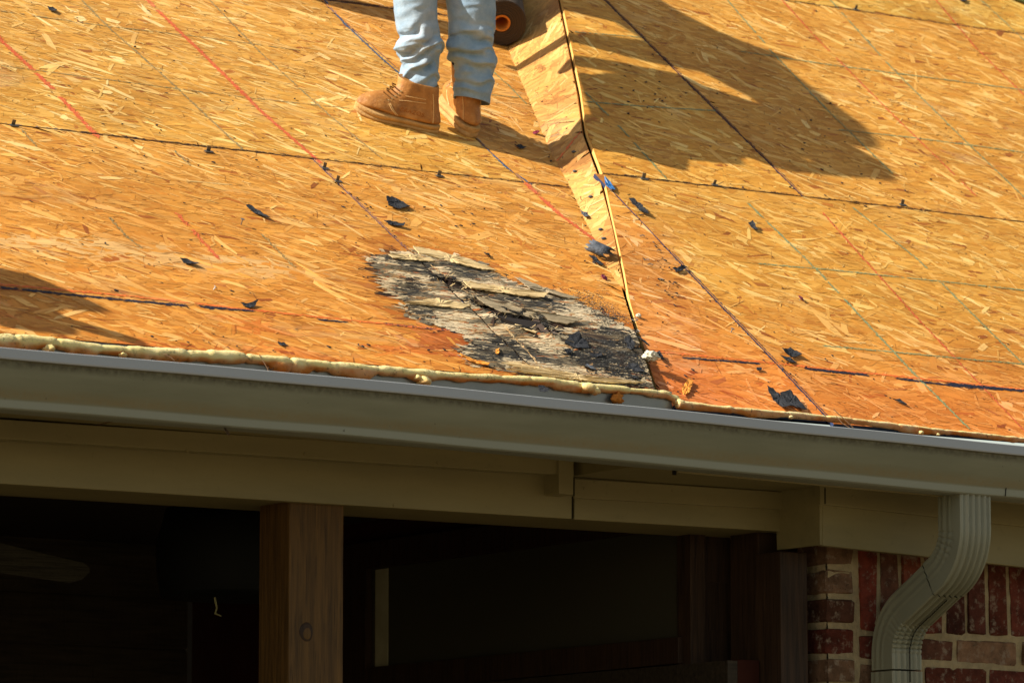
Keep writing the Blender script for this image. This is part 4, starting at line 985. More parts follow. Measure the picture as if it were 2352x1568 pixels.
def boot(heel, toe, scale, seed, parent, stamp=False):
    xa = toe-heel; L = np.linalg.norm(xa); xa = xa/L; za = LN - xa*(LN @ xa); za /= np.linalg.norm(za); ya = np.cross(za, xa); k = scale
    vz = za*.25+np.array([0, 0, .8])-rt*.12; vz /= np.linalg.norm(vz)
    W = lambda x, y, z: heel + xa*x*L + ya*y*k + za*min(z, .04)*k + vz*max(0, z-.04)*k
    def outline(x0, x1, wh, wb, wt, y=0., n=40, sq=1.0):
        """foot shaped ring: x0 heel end, x1 toe end (fractions of length), half widths at heel, ball, toe"""
        r = []
        for i in range(n):
            t = 2*math.pi*i/n; c, s = math.cos(t), math.sin(t); f = (c+1)/2
            w = np.interp(f, [0, .08, .28, .45, .70, .9, 1.0], [wh*.75, wh, wh*.93, wh*.92, wb, wt, wt*.6])
            cc = math.copysign(abs(c)**.8, c); r.append((x0+(x1-x0)*(cc+1)/2, math.copysign(abs(s)**.75, s)*w+y))
        return r
    root = None
    rings = [[W(x, y, z + .012*max(0, x-.72)**2*12) for x, y in outline(-.01-e*.01, 1.005+e*.01, .036+e, .050+e, .040+e)] for z, e in ((0, -.004), (.004, 0), (.012, .001), (.0125, -.002), (.015, -.002), (.0155, .001), (.027, .002), (.029, .0))]
    v, f = loft(rings); sole = mesh_obj('sole', v, f, M_SOLE, None, True)
    up_ = [(.036, 0.0, 1.0, .033, .046, .037), (.050, -.004, 1.0, .034, .046, .037), (.064, -.004, .985, .034, .044, .034), (.078, .0, .95, .034, .040, .029), (.090, .004, .86, .033, .036, .025), (.102, .008, .74, .033, .034, .026),
           (.114, .010, .64, .033, .034, .029), (.128, .012, .57, .034, .036, .032), (.145, .010, .525, .036, .038, .034), (.165, .005, .50, .038, .040, .036), (.192, .0, .49, .040, .041, .038), (.197, .0, .49, .038, .039, .036), (.186, .02, .47, .034, .035, .032)]
    up_ = [(.028+(z-.036)*.86, *q) for z, *q in up_]
    rings = []
    for z, x0, x1, a, b, c in up_:
        rings.append([W(x, y, z + (.010*math.sin(max(0, min(1, (x-.55)/.4))*math.pi) if z < .1 else 0)) for x, y in outline(x0, x1, a, b, c)])
    v, f = loft(rings)
    o = mesh_obj('boot', v, f, M_LEATHER, None, True)
    o.data.transform(Matrix.Translation(-Vector(parent.location))); o.parent = parent
    ss_ = o.modifiers.new('s', 'SUBSURF'); ss_.levels = ss_.render_levels = 1
    def sub(ob): ob.data.transform(Matrix.Translation(-Vector(parent.location))); ob.parent = o
    sub(sole)
    # surface point of the upper at height z, side angle
    def surf(x, z, side, off=.001):
        zz = [u[0] for u in up_[:-2]]; g = [np.interp(z, zz, [u[j] for u in up_[:-2]]) for j in range(1, 6)]
        fr = np.clip((x-g[0])/(g[1]-g[0]), 0, 1); c = 2*fr-1; c = math.copysign(abs(c)**1.25, c); s = math.sqrt(max(0, 1-c*c))
        w = np.interp((math.copysign(abs(c)**1.0, c)+1)/2, [0, .08, .28, .45, .70, .9, 1.0], [g[2]*.75, g[2], g[2]*.93, g[2]*.92, g[3], g[4], g[4]*.6])
        return W(x, side*(s**.75*w+off), z)
    m = MB()
    for sd in (-1, 1):
        for line in ([(.02, .118), (.2, .115), (.42, .111)], [(.02, .108), (.2, .101), (.40, .095), (.5, .090)], [(.62, .080), (.60, .068), (.57, .052), (.52, .038)], [(.64, .080), (.62, .068), (.59, .052), (.54, .038)], [(.09, .140), (.085, .10), (.09, .07), (.10, .038)]):
            m.tube([surf(x, z, sd, .0012) for x, z in line], .0011, 5)
    sub(m.build('stitching', M_THREAD, None))
    m = MB()
    ly = [(.70, .080), (.655, .088), (.615, .098), (.575, .108), (.545, .120)]
    for x, z in ly: m.tube([surf(x-.06, z, -1, .003), W(x+.01, -.012, z+.008), W(x+.015, .012, z+.009), surf(x-.06, z, 1, .003)], .0026, 6)
    for d in (): m.tube([W(.55, 0, .156), W(.58, d, .166), W(.60, d*1.7, .150), W(.58, d*1.6, .128)], .0022, 6)
    sub(m.build('laces', M_LACE, None))
    for x, z in ly:
        for sd in (-1, 1):
            p = surf(x-.075, z, sd, .0015); q = surf(x-.075, z, sd, .004); sub(MB().tube([p, q], .0038, 8).build('eyelet', M_EYELET, None))
    if stamp:
        cu = bpy.data.curves.new('stamp', 'FONT'); cu.body = 'BRAZOS.'; cu.size = .021*k; cu.extrude = .0004; cu.space_character = 1.15
        to = bpy.data.objects.new('stamp', cu); col.objects.link(to); dg = bpy.context.evaluated_depsgraph_get()
        me = bpy.data.meshes.new_from_object(to.evaluated_get(dg)); bpy.data.objects.remove(to)
        side = 1; w = np.array([0., 0, 0])
        # letters run from toe to heel on the side that faces the street
        sgn = 1 if (W(0, 1, 0)-W(0, 0, 0)) @ fw < 0 else -1
        o_ = surf(.50, .056, sgn, .0022); e_ = surf(.10, .052, sgn, .0022); ux = (e_-o_)/np.linalg.norm(e_-o_); uz = za - ux*(za @ ux); uz /= np.linalg.norm(uz); un = np.cross(ux, uz)
        for vtx in me.vertices: 
            c = vtx.co.copy(); fr = np.clip(c.x/np.linalg.norm(e_-o_), 0, 1.1); pp = surf(.50+(.10-.50)*fr, 0.056-.004*fr, sgn, .0016)
            vtx.co = Vector(pp + uz*c.y + (un*c.z*1.0))
        me.materials.append(M_STAMP); st = bpy.data.objects.new('stamped_lettering', me); col.objects.link(st); sub(st)
    return o, W
bootA, WA = boot(bA, tA_, 1.05, 1, worker, True)
bootB, WB = boot(bB, bB+(tB_-bB)/np.linalg.norm(tB_-bB)*.31, 1.36, 2, worker)

# body positions (world)
def rel(x, y, z): return np.array([foot[0]+x, foot[1]+y, foot[2]+z])
ankA = hit(962, 205, fw, fw @ (bA+np.array([0, 0, .1]))); ankB = hit(1085, 240, fw, fw @ (bB+np.array([0, .02, .1])))
kneeA = hit(953, -25, fw, fw @ ankA) + np.array([0, -.0, 0]); kneeB = hit(1085, -20, fw, fw @ ankB)
hipA = rel(-.05, .15, .90); hipB = rel(.10, .34, .90)
def person_body(parent, hipA, hipB, kneeA, kneeB, ankA, ankB, chest, neck, head, armsL, armsR, shadow_hat=False):
    pel = (hipA+hipB)/2+np.array([0, 0, .06])
    sh = (hipB-hipA); sh = sh/np.linalg.norm(sh); d = .19
    sA, sB = neck - sh*d - np.array([0, 0, .04]), neck + sh*d - np.array([0, 0, .04])
    pts = [(pel, .17), (chest, .19), (neck, .12), (head-(head-neck)*.25, .085), (head, .10), (head+(head-neck)*.35, .07), (hipA, .10), (kneeA, .06), (ankA, .042), (hipB, .10), (kneeB, .06), (ankB, .042),
           (sA, .07), (armsL[0], .045), (armsL[1], .034), (armsL[1]+(armsL[1]-armsL[0])*.34, .028), (sB, .07), (armsR[0], .045), (armsR[1], .034), (armsR[1]+(armsR[1]-armsR[0])*.34, .028)]
    ed = [(0, 1), (1, 2), (2, 3), (3, 4), (4, 5), (0, 6), (6, 7), (7, 8), (0, 9), (9, 10), (10, 11), (1, 12), (12, 13), (13, 14), (14, 15), (1, 16), (16, 17), (17, 18), (18, 19)]
    b = skinned('body', pts, ed, M_SKIN, parent)
    s = skinned('shirt', [(pel, .20), (chest, .215), (neck-(neck-chest)*.2, .13), (sA, .085), (armsL[0], .06), (sB, .085), (armsR[0], .06)], [(0, 1), (1, 2), (1, 3), (3, 4), (1, 5), (5, 6)], M_SHIRT, parent)
    if shadow_hat:  # unseen headgear added to make the cast shadow broader and rounder
      v, f = loft([[head+(head-neck)*q_+np.array([r_*math.cos(t), r_*math.sin(t), 0]) for t in np.linspace(0, 2*math.pi, 33)[:-1]] for r_, q_ in ((.15, -.45), (.185, -.25), (.20, .0), (.195, .25), (.17, .50), (.12, .72), (.05, .84))])
      mesh_obj('shadow_hat', v, f, M_SHIRT, parent, True)
    hr = skinned('hair', [(head+(head-neck)*.15, .112), (head+(head-neck)*.38, .08)], [(0, 1)], M_HAIR, parent, 2)
person_body(worker, hipA, hipB, kneeA, kneeB, ankA, ankB, rel(-.02, .32, 1.08), rel(-.05, .38, 1.26), rel(-.08, .41, 1.45),
            (rel(-.03, .13, 1.06), rel(-.05, .20, 1.32)), (rel(.1, .56, 1.12), rel(.05, .62, 1.34)), True)

def leg_loft(rows, depth_p, seed, hip, hipr, folds, amp):
    """trouser leg from picture outline rows (z1 crop: y, left, right), continued up to the hip; rings with cloth folds"""
    rows = np.array(rows, float); ys = np.linspace(rows[0, 0], rows[-1, 0], 150); n = 64; rings = []
    for yy in ys[::-1]:
        l = np.interp(yy, rows[:, 0], rows[:, 1]); r = np.interp(yy, rows[:, 0], rows[:, 2]); x0, x1, y = 746+.293*l, 746+.293*r, .293*yy
        c = hit((x0+x1)/2, y, fw, fw @ depth_p); a = np.linalg.norm(hit(x1, y, fw, fw @ depth_p)-hit(x0, y, fw, fw @ depth_p))/2
        b = a*.92+.004; ring = []
        vd = np.array([fw[0], fw[1], 0]); vd /= np.linalg.norm(vd)
        for k in range(n):
            t = 2*math.pi*k/n; nx, ny = math.cos(t), math.sin(t)
            h = 0
            fo = np.interp(yy, folds[0], folds[1])
            w = yy + 56*math.sin(t*1.0+seed) + 34*math.sin(2*t+seed*2.1) + 40*mnoise.noise(Vector((nx*1.3, ny*1.3, yy/130.+seed)))
            u = w/58.0 + .6*mnoise.noise(Vector((nx, ny, yy/90.)))
            ridge = 1-abs(((u) % 2)-1); ridge = ridge*ridge*(3-2*ridge)
            h += fo*amp*(ridge-.45)*(.35+.9*abs(mnoise.noise(Vector((nx*1.7+seed, ny*1.7, yy/70.)))+.35))
            h += .004*mnoise.noise(Vector((nx*2, ny*2, yy/120.+seed*3)))
            ring.append(c + rt*nx*(a+h*.5) + vd*ny*(b+h) + np.array([0, 0, -(h*.35)]) + (np.array([0, 0, 1])*(0)) + (rt*0))
        rings.append(ring)
    return rings
rowsA = [(-40, 528, 885), (0, 535, 882), (150, 548, 884), (250, 566, 900), (300, 588, 912), (350, 560, 930), (390, 538, 918), (420, 560, 896), (460, 604, 890), (500, 592, 886), (560, 600, 886), (600, 596, 890), (640, 600, 886), (715, 606, 882)]
rowsB = [(-40, 948, 1340), (0, 950, 1340), (100, 960, 1342), (200, 970, 1338), (300, 964, 1325), (350, 952, 1310), (400, 946, 1320), (440, 968, 1340), (480, 1008, 1346), (520, 1002, 1340), (560, 1020, 1312), (600, 1028, 1318), (640, 1016, 1326), (700, 1006, 1310), (760, 1005, 1298), (792, 1006, 1294)]
def jeans():
    m = MB(); hems = MB()
    for rows, anc, seed, hip, kn, tilt in ((rowsA, ankA, 1.3, hipA, kneeA, .012), (rowsB, ankB, 4.1, hipB, kneeB, .018)):
        yl = rows[-1][0]
        rg_ = leg_loft(rows, anc, seed, hip, .1, ([0, 200, 300, 420, 600, yl-40, yl], [.06, .16, .95, 1.2, 1.05, .3, .05]), .026)
        # hem drops towards the right
        c0 = np.mean(rg_[0], 0)
        for i in range(18):
            wgt = (1-i/18)
            rg_[i] = [p + np.array([0, 0, -1])*((p-c0) @ rt)*.20*wgt for p in rg_[i]]
        top = rg_[-1]; ct = np.mean(top, 0)
        for f_ in (.33, .66, 1.0):
            cc = ct*(1-f_)+hip*f_; s = 1+.30*f_; rg_.append([cc + (p-ct)*s for p in top])
        inner = [[c0 + (p-c0)*.90 + np.array([0, 0, .03]) for p in rg_[0]], [c0+(p-c0)*.95 for p in rg_[0]]]
        v, f = loft(inner+rg_, True, True); m.add(v, f)
        hem = [p + (p-c0)/np.linalg.norm(p-c0)*.0015 for p in rg_[6]]; hems.tube(hem+[hem[0]], .0012, 5, False)
        seam = [r[ (40 if seed < 2 else 38) ] + (r[38]-np.mean(r, 0))*.015 for r in rg_[:150]]; hems.tube(seam, .0018, 5)
    j = m.build('jeans', M_DENIM, worker, True)
    hems.build('seams', simple('denim_seam', (.20, .26, .33), .9, .1), j)
jeans()

# worker B stands just above the picture, worker C kneels to the left of it; both unseen, added and posed to throw the other shadows
def other(loc, P, label):
    w = tag(empty('person', loc), label, 'person')
    q = lambda p: np.array(loc)+np.array(p)
    person_body(w, *[q(p) for p in P[:6]], q(P[6]), q(P[7]), q(P[8]), (q(P[9]), q(P[10])), (q(P[11]), q(P[12])))
    skinned('jeans', [((q(P[0])+q(P[1]))/2, .15), (q(P[0]), .12), (q(P[2]), .085), (q(P[4]), .075), (q(P[1]), .12), (q(P[3]), .085), (q(P[5]), .075)], [(0, 1), (1, 2), (2, 3), (0, 4), (4, 5), (5, 6)], M_DENIM, w)
    for p, nm in ((P[4], 'boot'), (P[5], 'boot')):
        c = q(p); skinned(nm, [(c+np.array([0, 0, .02]), .05), (c+np.array([-.06, .0, -.035]), .05), (c+np.array([-.16, .0, -.04]), .04)], [(0, 1), (1, 2)], M_LEATHER, w)
bY = foot[1]+1.28; bX = foot[0]-.10
other((bX, bY, zL(bY)), [(0, -.16, 1.12), (0, .06, 1.16), (-.05, -.20, .50), (-.05, .10, .54), (0, -.16, -.02), (0, .18, .18), (-.02, -.42, 1.06), (-.04, -.60, 1.00), (-.06, -.73, .90), (-.1, -.62, .62), (-.1, -.68, .36), (-.05, -.50, .60), (-.05, -.46, .34)],
      'unseen second roofer added for the shadow, bending over just above the first')
cX, cY = -3.35, .42
other((cX, cY, zL(cY)), [(0, -.10, .30), (0, .12, .34), (.12, -.14, .31), (.20, .16, .10), (0.05, -.16, -.04), (-.3, .2, .13), (0.05, .06, .58), (.1, .10, .74), (.17, .12, .84), (.30, -.06, .48), (.36, -.14, .60), (.25, .3, .5), (.35, .2, .3)],
      'unseen third roofer added for the shadow, kneeling beyond the left edge')

# ------------------------------------------------------------------ roll of felt leaning in the valley
def roll():
    c = hit(1152, 53, fw, fw @ (hitL(1165, 121)+np.array([0, .0, .08]))); R = .094
    ax = np.array([.45, .80, .62]); ax /= np.linalg.norm(ax); e1 = np.cross(ax, (0, 0, 1)); e1 /= np.linalg.norm(e1); e2 = np.cross(e1, ax)
    o = tag(empty('felt_roll', tuple(c)), 'dark brown roll of roofing felt with orange cardboard core beside the worker', 'felt roll')
    circ = lambda p, r, n=64: [p + r*(math.cos(t)*e1+math.sin(t)*e2) for t in np.linspace(0, 2*math.pi, n+1)[:-1]]
    v, f = loft([circ(c, R), circ(c+ax*.004, R*1.004), circ(c+ax*.95, R)], True, False)
    body = mesh_obj('paper', v, f, M_ROLLPAPER, o, True)
    rr = np.linspace(.034, R, 24); v, f = loft([circ(c + ax*.002*math.sin(i*2.3), r) for i, r in enumerate(rr)], True, False)
    e = mesh_obj('wound_end', v, f, M_ROLLEND, o); a = e.data.attributes.new('prof', 'FLOAT', 'POINT'); a.data.foreach_set('value', np.repeat(rr/R, 64).astype('f'))
    v, f = loft([circ(c-ax*.004, .034), circ(c-ax*.005, .026), circ(c+ax*.5, .026)], True, False); mesh_obj('core', v, f, M_CORE, o, True)
    v, f = loft([circ(c+ax*.94, R*.99), circ(c+ax*.945, .001)], True, False); mesh_obj('wound_end', v, f, M_ROLLEND, o)
roll()

# ------------------------------------------------------------------ loose things on the roof and in the gutter
def on(x, y, side): return (hitL if side == 'L' else hitR)(x, y)
def flake(name, label, cat, poly, side, mat=M_FELT, lift=.006, curl=.0, th=.0018, seed=0, group=None):
    """a torn sheet lying on the roof, its outline given where it lies; corners lift and curl"""
    rg = np.random.default_rng(seed+len(poly)*7+int(poly[0][0])); n = np.array([0, -TL, 1])/SL if side == 'L' else np.array([0, -TR, 1])/SR
    P = [on(x, y, side) for x, y in poly]; dense = []
    for i in range(len(P)):
        a, b = P[i], P[(i+1) % len(P)]; k = max(2, int(np.linalg.norm(b-a)/.009))
        for j in range(k): dense.append(a+(b-a)*j/k + (rg.normal(0, .0011, 3) if j else 0))
    c = np.mean(P, 0); ang = rg.uniform(0, 6.28); dv = np.array([math.cos(ang), math.sin(ang)*.8, math.sin(ang)*.5]); mx = max(np.linalg.norm(p-c) for p in dense)
    def rise(p):
        q = (p-c); t = (q @ dv)/mx
        return lift*(.55+.45*t) + curl*t*t + .0015*rg.normal(0, .6)
    m = MB(); K = len(dense); rings = []
    for f_ in (1.0, .6, .25): rings.append([c+(p-c)*f_ for p in dense])
    topr = [[p+n*(.0035+rise(p)+th) for p in r] for r in rings]; botr = [[p+n*(.0035+rise(p)) for p in r] for r in rings]
    v = [p for r in botr[::-1] for p in r] + [p for r in topr for p in r]
    f = [(i*K+j, i*K+(j+1) % K, (i+1)*K+(j+1) % K, (i+1)*K+j) for i in range(5) for j in range(K)] + [tuple(range(K-1, -1, -1)), tuple(range(5*K, 6*K))]
    m.add(v, f); o = m.build(name, mat, None); recalc(o); o.data.transform(Matrix.Translation(-Vector(c))); o.location = c
    return tag(o, label, cat, group)
SC = 'felt scrap'; G1 = 'torn black felt scraps lying on the roof boards'
scraps = [
 ('small dark felt scrap at the top of the roof beside the thick red chalk line', [(107, 20), (120, 21), (129, 28), (124, 32), (112, 27)], 'L', M_FELT, .004, .006),
 ('long thin black felt sliver in the open middle of the left roof', [(562, 477), (572, 476), (590, 487), (610, 500), (618, 508), (602, 503), (580, 491)], 'L', M_FELT, .005, .006),
 ('pointed black felt scrap lying upper right of the blue board joint', [(884, 461), (902, 460), (925, 469), (940, 480), (915, 485), (890, 477)], 'L', M_FELT, .008, .010),
 ('flat dark felt strip just above the rotten patch touching the blue joint', [(880, 512), (900, 513), (928, 521), (925, 526), (898, 521)], 'L', M_FELT, .006, .006),
 ('black pointed felt scrap left of centre under the long sliver', [(411, 599), (428, 600), (445, 607), (455, 615), (436, 613), (420, 607)], 'L', M_FELT, .006, .008),
 ('black felt scrap lying on the broken black line of the left roof', [(551, 698), (562, 702), (590, 700), (582, 710), (566, 711)], 'L', M_FELT, .005, .010),
 ('tiny black felt chip just above the foam bead at left', [(636, 790), (650, 791), (662, 797), (646, 798)], 'L', M_FELT, .004, .004),
 ('small dark flake in the worker shadow near the valley', [(1180, 337), (1195, 338), (1207, 343), (1195, 347), (1186, 343)], 'L', M_FELT, .005, .006),
 ('dark felt scrap stuck on the valley edge below the worker', [(1332, 446), (1343, 450), (1341, 470), (1334, 467), (1330, 458)], 'L', M_FELT, .010, .004),
 ('grey felt scrap on the valley edge under a smaller curled flake', [(1331, 489), (1345, 492), (1352, 508), (1343, 507), (1335, 500)], 'L', M_FELTGREY, .012, .006),
 ('small curled felt flake between two larger scraps on the valley edge', [(1346, 476), (1356, 473), (1354, 483), (1345, 486)], 'L', M_FELT, .016, .010),
 ('brown black curled felt sliver high on the right roof beside the valley', [(1441, 462), (1452, 463), (1470, 478), (1488, 499), (1470, 492), (1450, 475)], 'R', M_FELT, .014, .022),
 ('small folded dark scrap alone in the middle of the right roof', [(1716, 517), (1725, 515), (1738, 533), (1728, 531)], 'R', M_FELT, .010, .014),
 ('bow tie shaped dark felt scrap beside the top of the lower blue joint', [(1543, 620), (1556, 619), (1568, 614), (1576, 618), (1562, 626), (1552, 629)], 'R', M_FELT, .007, .006),
 ('broad black felt scrap, upper of two at the blue joint of the right roof', [(1791, 812), (1812, 804), (1827, 813), (1838, 822), (1815, 826), (1797, 819)], 'R', M_FELT, .009, .014),
 ('narrow black felt scrap, lower of two at the blue joint of the right roof', [(1790, 820), (1812, 825), (1829, 836), (1812, 837)], 'R', M_FELT, .005, .006),
 ('large torn felt strip standing at the right eave, left one of two', [(1758, 895), (1772, 899), (1790, 912), (1802, 927), (1818, 944), (1795, 945), (1775, 926)], 'R', M_FELT, .010, .014),
 ('large folded felt strip at the right eave, right one of two', [(1787, 910), (1808, 910), (1828, 924), (1851, 946), (1826, 946), (1808, 930)], 'R', M_FELT, .012, .016),
 ('triangular black felt scrap right of the pair at the right eave', [(2046, 919), (2064, 922), (2081, 934), (2066, 928)], 'R', M_FELT, .008, .008),
 ('large ragged black felt piece in the middle of the rotten patch', [(1303, 781), (1322, 779), (1345, 793), (1350, 806), (1325, 809), (1306, 800), (1294, 795)], 'L', M_FELT, .012, .016),
 ('smaller dark felt piece tucked below the ragged one in the rotten patch', [(1290, 808), (1308, 806), (1312, 814), (1300, 819)], 'L', M_FELT, .010, .006),
 ('thin dark felt strip right of the ragged piece in the rotten patch', [(1350, 818), (1378, 818), (1380, 825), (1362, 825)], 'L', M_FELT, .008, .006),
 ('flat dark felt sheet near the foam, lower right in the rotten patch', [(1440, 838), (1462, 844), (1481, 862), (1455, 857), (1442, 848)], 'L', M_FELT, .008, .004),
 ('grey dark felt flake with a stub, lower middle of the rotten patch', [(1332, 846), (1346, 840), (1360, 847), (1368, 855), (1348, 852)], 'L', M_FELTGREY, .008, .008),
 ('small dark flake above the foam near the right end of the rotten patch', [(1444, 868), (1456, 868), (1470, 877), (1456, 875)], 'L', M_FELT, .007, .004),
 ('black felt piece, left in the heap at the valley bottom', [(1430, 789), (1441, 788), (1455, 802), (1447, 812), (1437, 802)], 'L', M_FELT, .020, .010),
 ('broad black felt piece, top of the heap at the valley bottom', [(1449, 783), (1470, 786), (1482, 797), (1488, 806), (1466, 800)], 'L', M_FELT, .030, .010),
 ('dark felt piece hanging right of the heap at the valley bottom', [(1497, 812), (1512, 815), (1526, 834), (1510, 833), (1500, 825)], 'R', M_FELT, .014, .012),
 ('dark felt scrap at the upper right edge of the roof', [(2200, -3), (2214, -1), (2220, 6), (2208, 8)], 'R', M_FELT, .006, .006),
 ('small black chip below the black dashes on the right roof', [(1736, 848), (1746, 848), (1748, 853), (1738, 854)], 'R', M_FELT, .004, .004),
 ('small black chip on the upper part of the rotten patch', [(1110, 585), (1122, 586), (1126, 592), (1114, 591)], 'L', M_FELT, .004, .004),
]
for lb, poly, sd, mt, lf, cu in scraps: flake('felt_scrap', lb, SC, poly, sd, mt, lf, cu)
# the curled scrap on the valley
def curled():
    c = on(1372, 588, 'L'); n = LN; ux = (hitL(1405, 596)-hitL(1348, 570)); ux /= np.linalg.norm(ux); uy = np.cross(n, ux)
    rows = []
    for i in range(22):
        a = i/21*4.4-.5; r = .022+.004*i/21; p = c + n*(.026+math.sin(a)*r*.75) + uy*(math.cos(a)*r*1.3)
        w = .036+.006*math.sin(i*1.7)
        rows.append([p-ux*(w+.004*math.sin(i*2.1)), p-ux*w*.3, p+ux*w*.3, p+ux*(w+.006*math.cos(i*1.3))])
    v, f = loft(rows, False, False); o = mesh_obj('felt_scrap', v, f, M_FELTGREY, None, True)
    o.data.transform(Matrix.Translation(-Vector(c))); o.location = c; md = o.modifiers.new('t', 'SOLIDIFY'); md.thickness = .002
    tag(o, 'grey rolled up felt scrap lying on the valley strip', SC)
curled()
flake('felt_scrap', 'dark felt tongue poking out under the rolled up scrap', SC, [(1350, 592), (1362, 594), (1385, 612), (1378, 614), (1360, 606)], 'L', M_FELT, .010, .004)
flake('plastic_shred', 'bright blue plastic shred at the valley edge by the board joint', 'plastic shred', [(1384, 417), (1396, 424), (1412, 440), (1402, 442), (1390, 432)], 'R', M_BLUE, .010, .010)
flake('wood_chip', 'raised orange wood flake at the right eave by the foam corner', 'wood chip', [(1565, 895), (1578, 875), (1590, 880), (1582, 905), (1568, 912)], 'R', M_SPLINT, .006, .010)
flake('wood_splinter', 'orange wood splinter above the foam at the left edge of the rotten patch', 'wood splinter', [(1052, 824), (1070, 826), (1122, 842), (1118, 845), (1080, 836)], 'L', M_SPLINT, .006, .008, .003)
flake('wood_splinter', 'tiny orange wood chip in the lower middle of the rotten patch', 'wood splinter', [(1137, 808), (1145, 806), (1143, 818), (1138, 818)], 'L', M_SPLINT, .006, .008, .003)
flake('wood_splinter', 'pale splinter sticking out beside the hole in the rotten patch', 'wood splinter', [(1180, 752), (1196, 756), (1230, 770), (1226, 774), (1196, 766)], 'L', M_PALEWOOD, .014, .012, .003)
flake('wood_splinter', 'long pale splinter lying across the lower rotten patch', 'wood splinter', [(1150, 838), (1180, 836), (1330, 868), (1325, 874), (1220, 857)], 'L', M_PALEWOOD, .004, .004, .003)
for k in range(26):                                         # fibres and chips torn up around the crack
    pass
fib = MB(); rgf = np.random.default_rng(9)
for k in range(34):
    a = np.array([(1095, 697), (1150, 735), (1205, 745), (1240, 755), (1010, 648), (1060, 662)][k % 6], float) + rgf.normal(0, (16, 6)); p = hitL(*a); d = rgf.normal(0, 1, 3); d[2] = abs(d[2])*.6; d /= np.linalg.norm(d); L = rgf.uniform(.010, .028)
    w = rgf.uniform(.0006, .0018); s = np.cross(d, LN); s /= np.linalg.norm(s)
    fib.prism([p-s*w, p+s*w, p+d*L+s*w*.4+LN*.006, p+d*L-s*w*.4+LN*.008], LN*.0012)
tag(fib.build('torn_fibres', M_PALEWOOD, None), 'torn wood fibres bristling around the hole in the rotten patch', 'wood fibres', kind='stuff')
def lump(name, label, cat, c, r, mat, seed, sub=3, amp=.4, fr=2.2):
    bm = bmesh.new(); bmesh.ops.create_icosphere(bm, subdivisions=sub, radius=1)
    for v in bm.verts: s = 1+amp*mnoise.noise(v.co*fr+Vector((seed, 0, 0)))+amp*.4*mnoise.noise(v.co*fr*3); v.co = Vector((v.co.x*r[0]*s, v.co.y*r[1]*s, v.co.z*r[2]*s))
    me = bpy.data.meshes.new(name); bm.to_mesh(me); bm.free(); me.materials.append(mat)
    for p in me.polygons: p.use_smooth = True
    o = link(bpy.data.objects.new(name, me)); o.location = c; return tag(o, label, cat)
lump('fluff_tuft', 'white fluffy tuft caught at the valley bottom under the felt heap', 'fluff', hitL(1492, 828)+LN*.016, (.026, .02, .016), M_WHITE, 3, 4, .5, 3)
lump('fluff_tuft', 'tiny white fluff beside the gap of the valley on the right roof', 'fluff', hitR(1465, 730)+LN*.008, (.009, .008, .008), M_WHITE, 8)
def cap(label, x, y, side, tilt):
    n = np.array([0, -TL, 1])/SL if side == 'L' else np.array([0, -TR, 1])/SR; p = on(x, y, side)+n*.008; n2 = n+np.array(tilt); n2 /= np.linalg.norm(n2)
    e1 = np.cross(n2, (0, 1, 0)); e1 /= np.linalg.norm(e1); e2 = np.cross(n2, e1)
    rings = [[p+n2*h+r*(math.cos(t)*e1+math.sin(t)*e2) for t in np.linspace(0, 2*math.pi, 25)[:-1]] for r, h in ((.013, 0), (.0135, .001), (.012, .003), (.005, .0036), (.0045, .006), (.001, .0065))]
    v, f = loft(rings); o = mesh_obj('plastic_disc', v, f, M_REDCAP, None); o.data.transform(Matrix.Translation(-Vector(p))); o.location = p; tag(o, label, 'plastic disc')
    sh = MB().tube([n2*.006, -n2*.02], .0016, 6).build('nail', M_METAL, None); sh.parent = o
cap('maroon plastic disc in the worker shadow beside the valley', 1230, 309, 'L', (-.5, .3, 0))
cap('maroon plastic disc below the rolled up felt scrap', 1386, 642, 'L', (.3, -.5, 0))
cap('maroon plastic disc lying alone on the right roof', 1838, 690, 'R', (.5, -.2, 0))
def nail(label, x, y, side, h, lean=(0, 0, 0)):
    n = np.array([0, -TL, 1])/SL if side == 'L' else np.array([0, -TR, 1])/SR; p = on(x, y, side); d = n+np.array(lean); d /= np.linalg.norm(d)
    m = MB().tube([-n*.002, d*h], .002, 7).tube([d*h, d*(h+.0018)], .0068, 12); o = m.build('nail', M_METAL, None); o.location = p; tag(o, label, 'nail')
nail('steel nail standing out of the lower left roof', 553, 514+4, 'L', .022); nail('short bent nail near the black dashes at left', 489, 666, 'L', .012, (.6, 0, 0)); nail('nail standing on the right roof above the two felt scraps', 1678, 765, 'R', .016, (.2, 0, .2))
# staples that hang on the valley edge and lie about
def staple(label, x, y, side, a, s=.012):
    n = np.array([0, -TL, 1])/SL if side == 'L' else np.array([0, -TR, 1])/SR; p = on(x, y, side)+n*.006; t = np.array([math.cos(a), math.sin(a)*.8, math.sin(a)*.5]); t /= np.linalg.norm(t); q = np.cross(n, t)
    o = MB().tube([-t*s*.6+q*s*1.3, -t*s*.6+n*.004, t*s*.6+n*.005, t*s*.6+q*s*1.2+n*.004], .0017, 6).build('staple', M_METAL, None); o.location = p
    tag(o, label, 'staple', None)
staple('bent staple bridging the dark valley gap, upper of two', 1460, 742, 'R', .5, .014); staple('bent staple bridging the dark valley gap, lower of two', 1464, 768, 'R', .3, .012)
for k, (x, y) in enumerate(((1492, 611), (1500, 560), (1516, 645), (1475, 545), (1545, 655), (1484, 600), (1512, 578))):
    n = np.array([0, -TR, 1])/SR
    o = MB().tube([(-.009, 0, 0), (.0, .002, .003), (.010, -.004, 0)], .0018, 6).build('staple', M_METAL, None); o.location = on(x, y, 'R')+n*.005; o.rotation_euler = (0, 0, k*1.1)
    tag(o, 'loose shiny staple on the brown strip of the right roof beside the valley', 'staple', 'loose staples on the right roof')
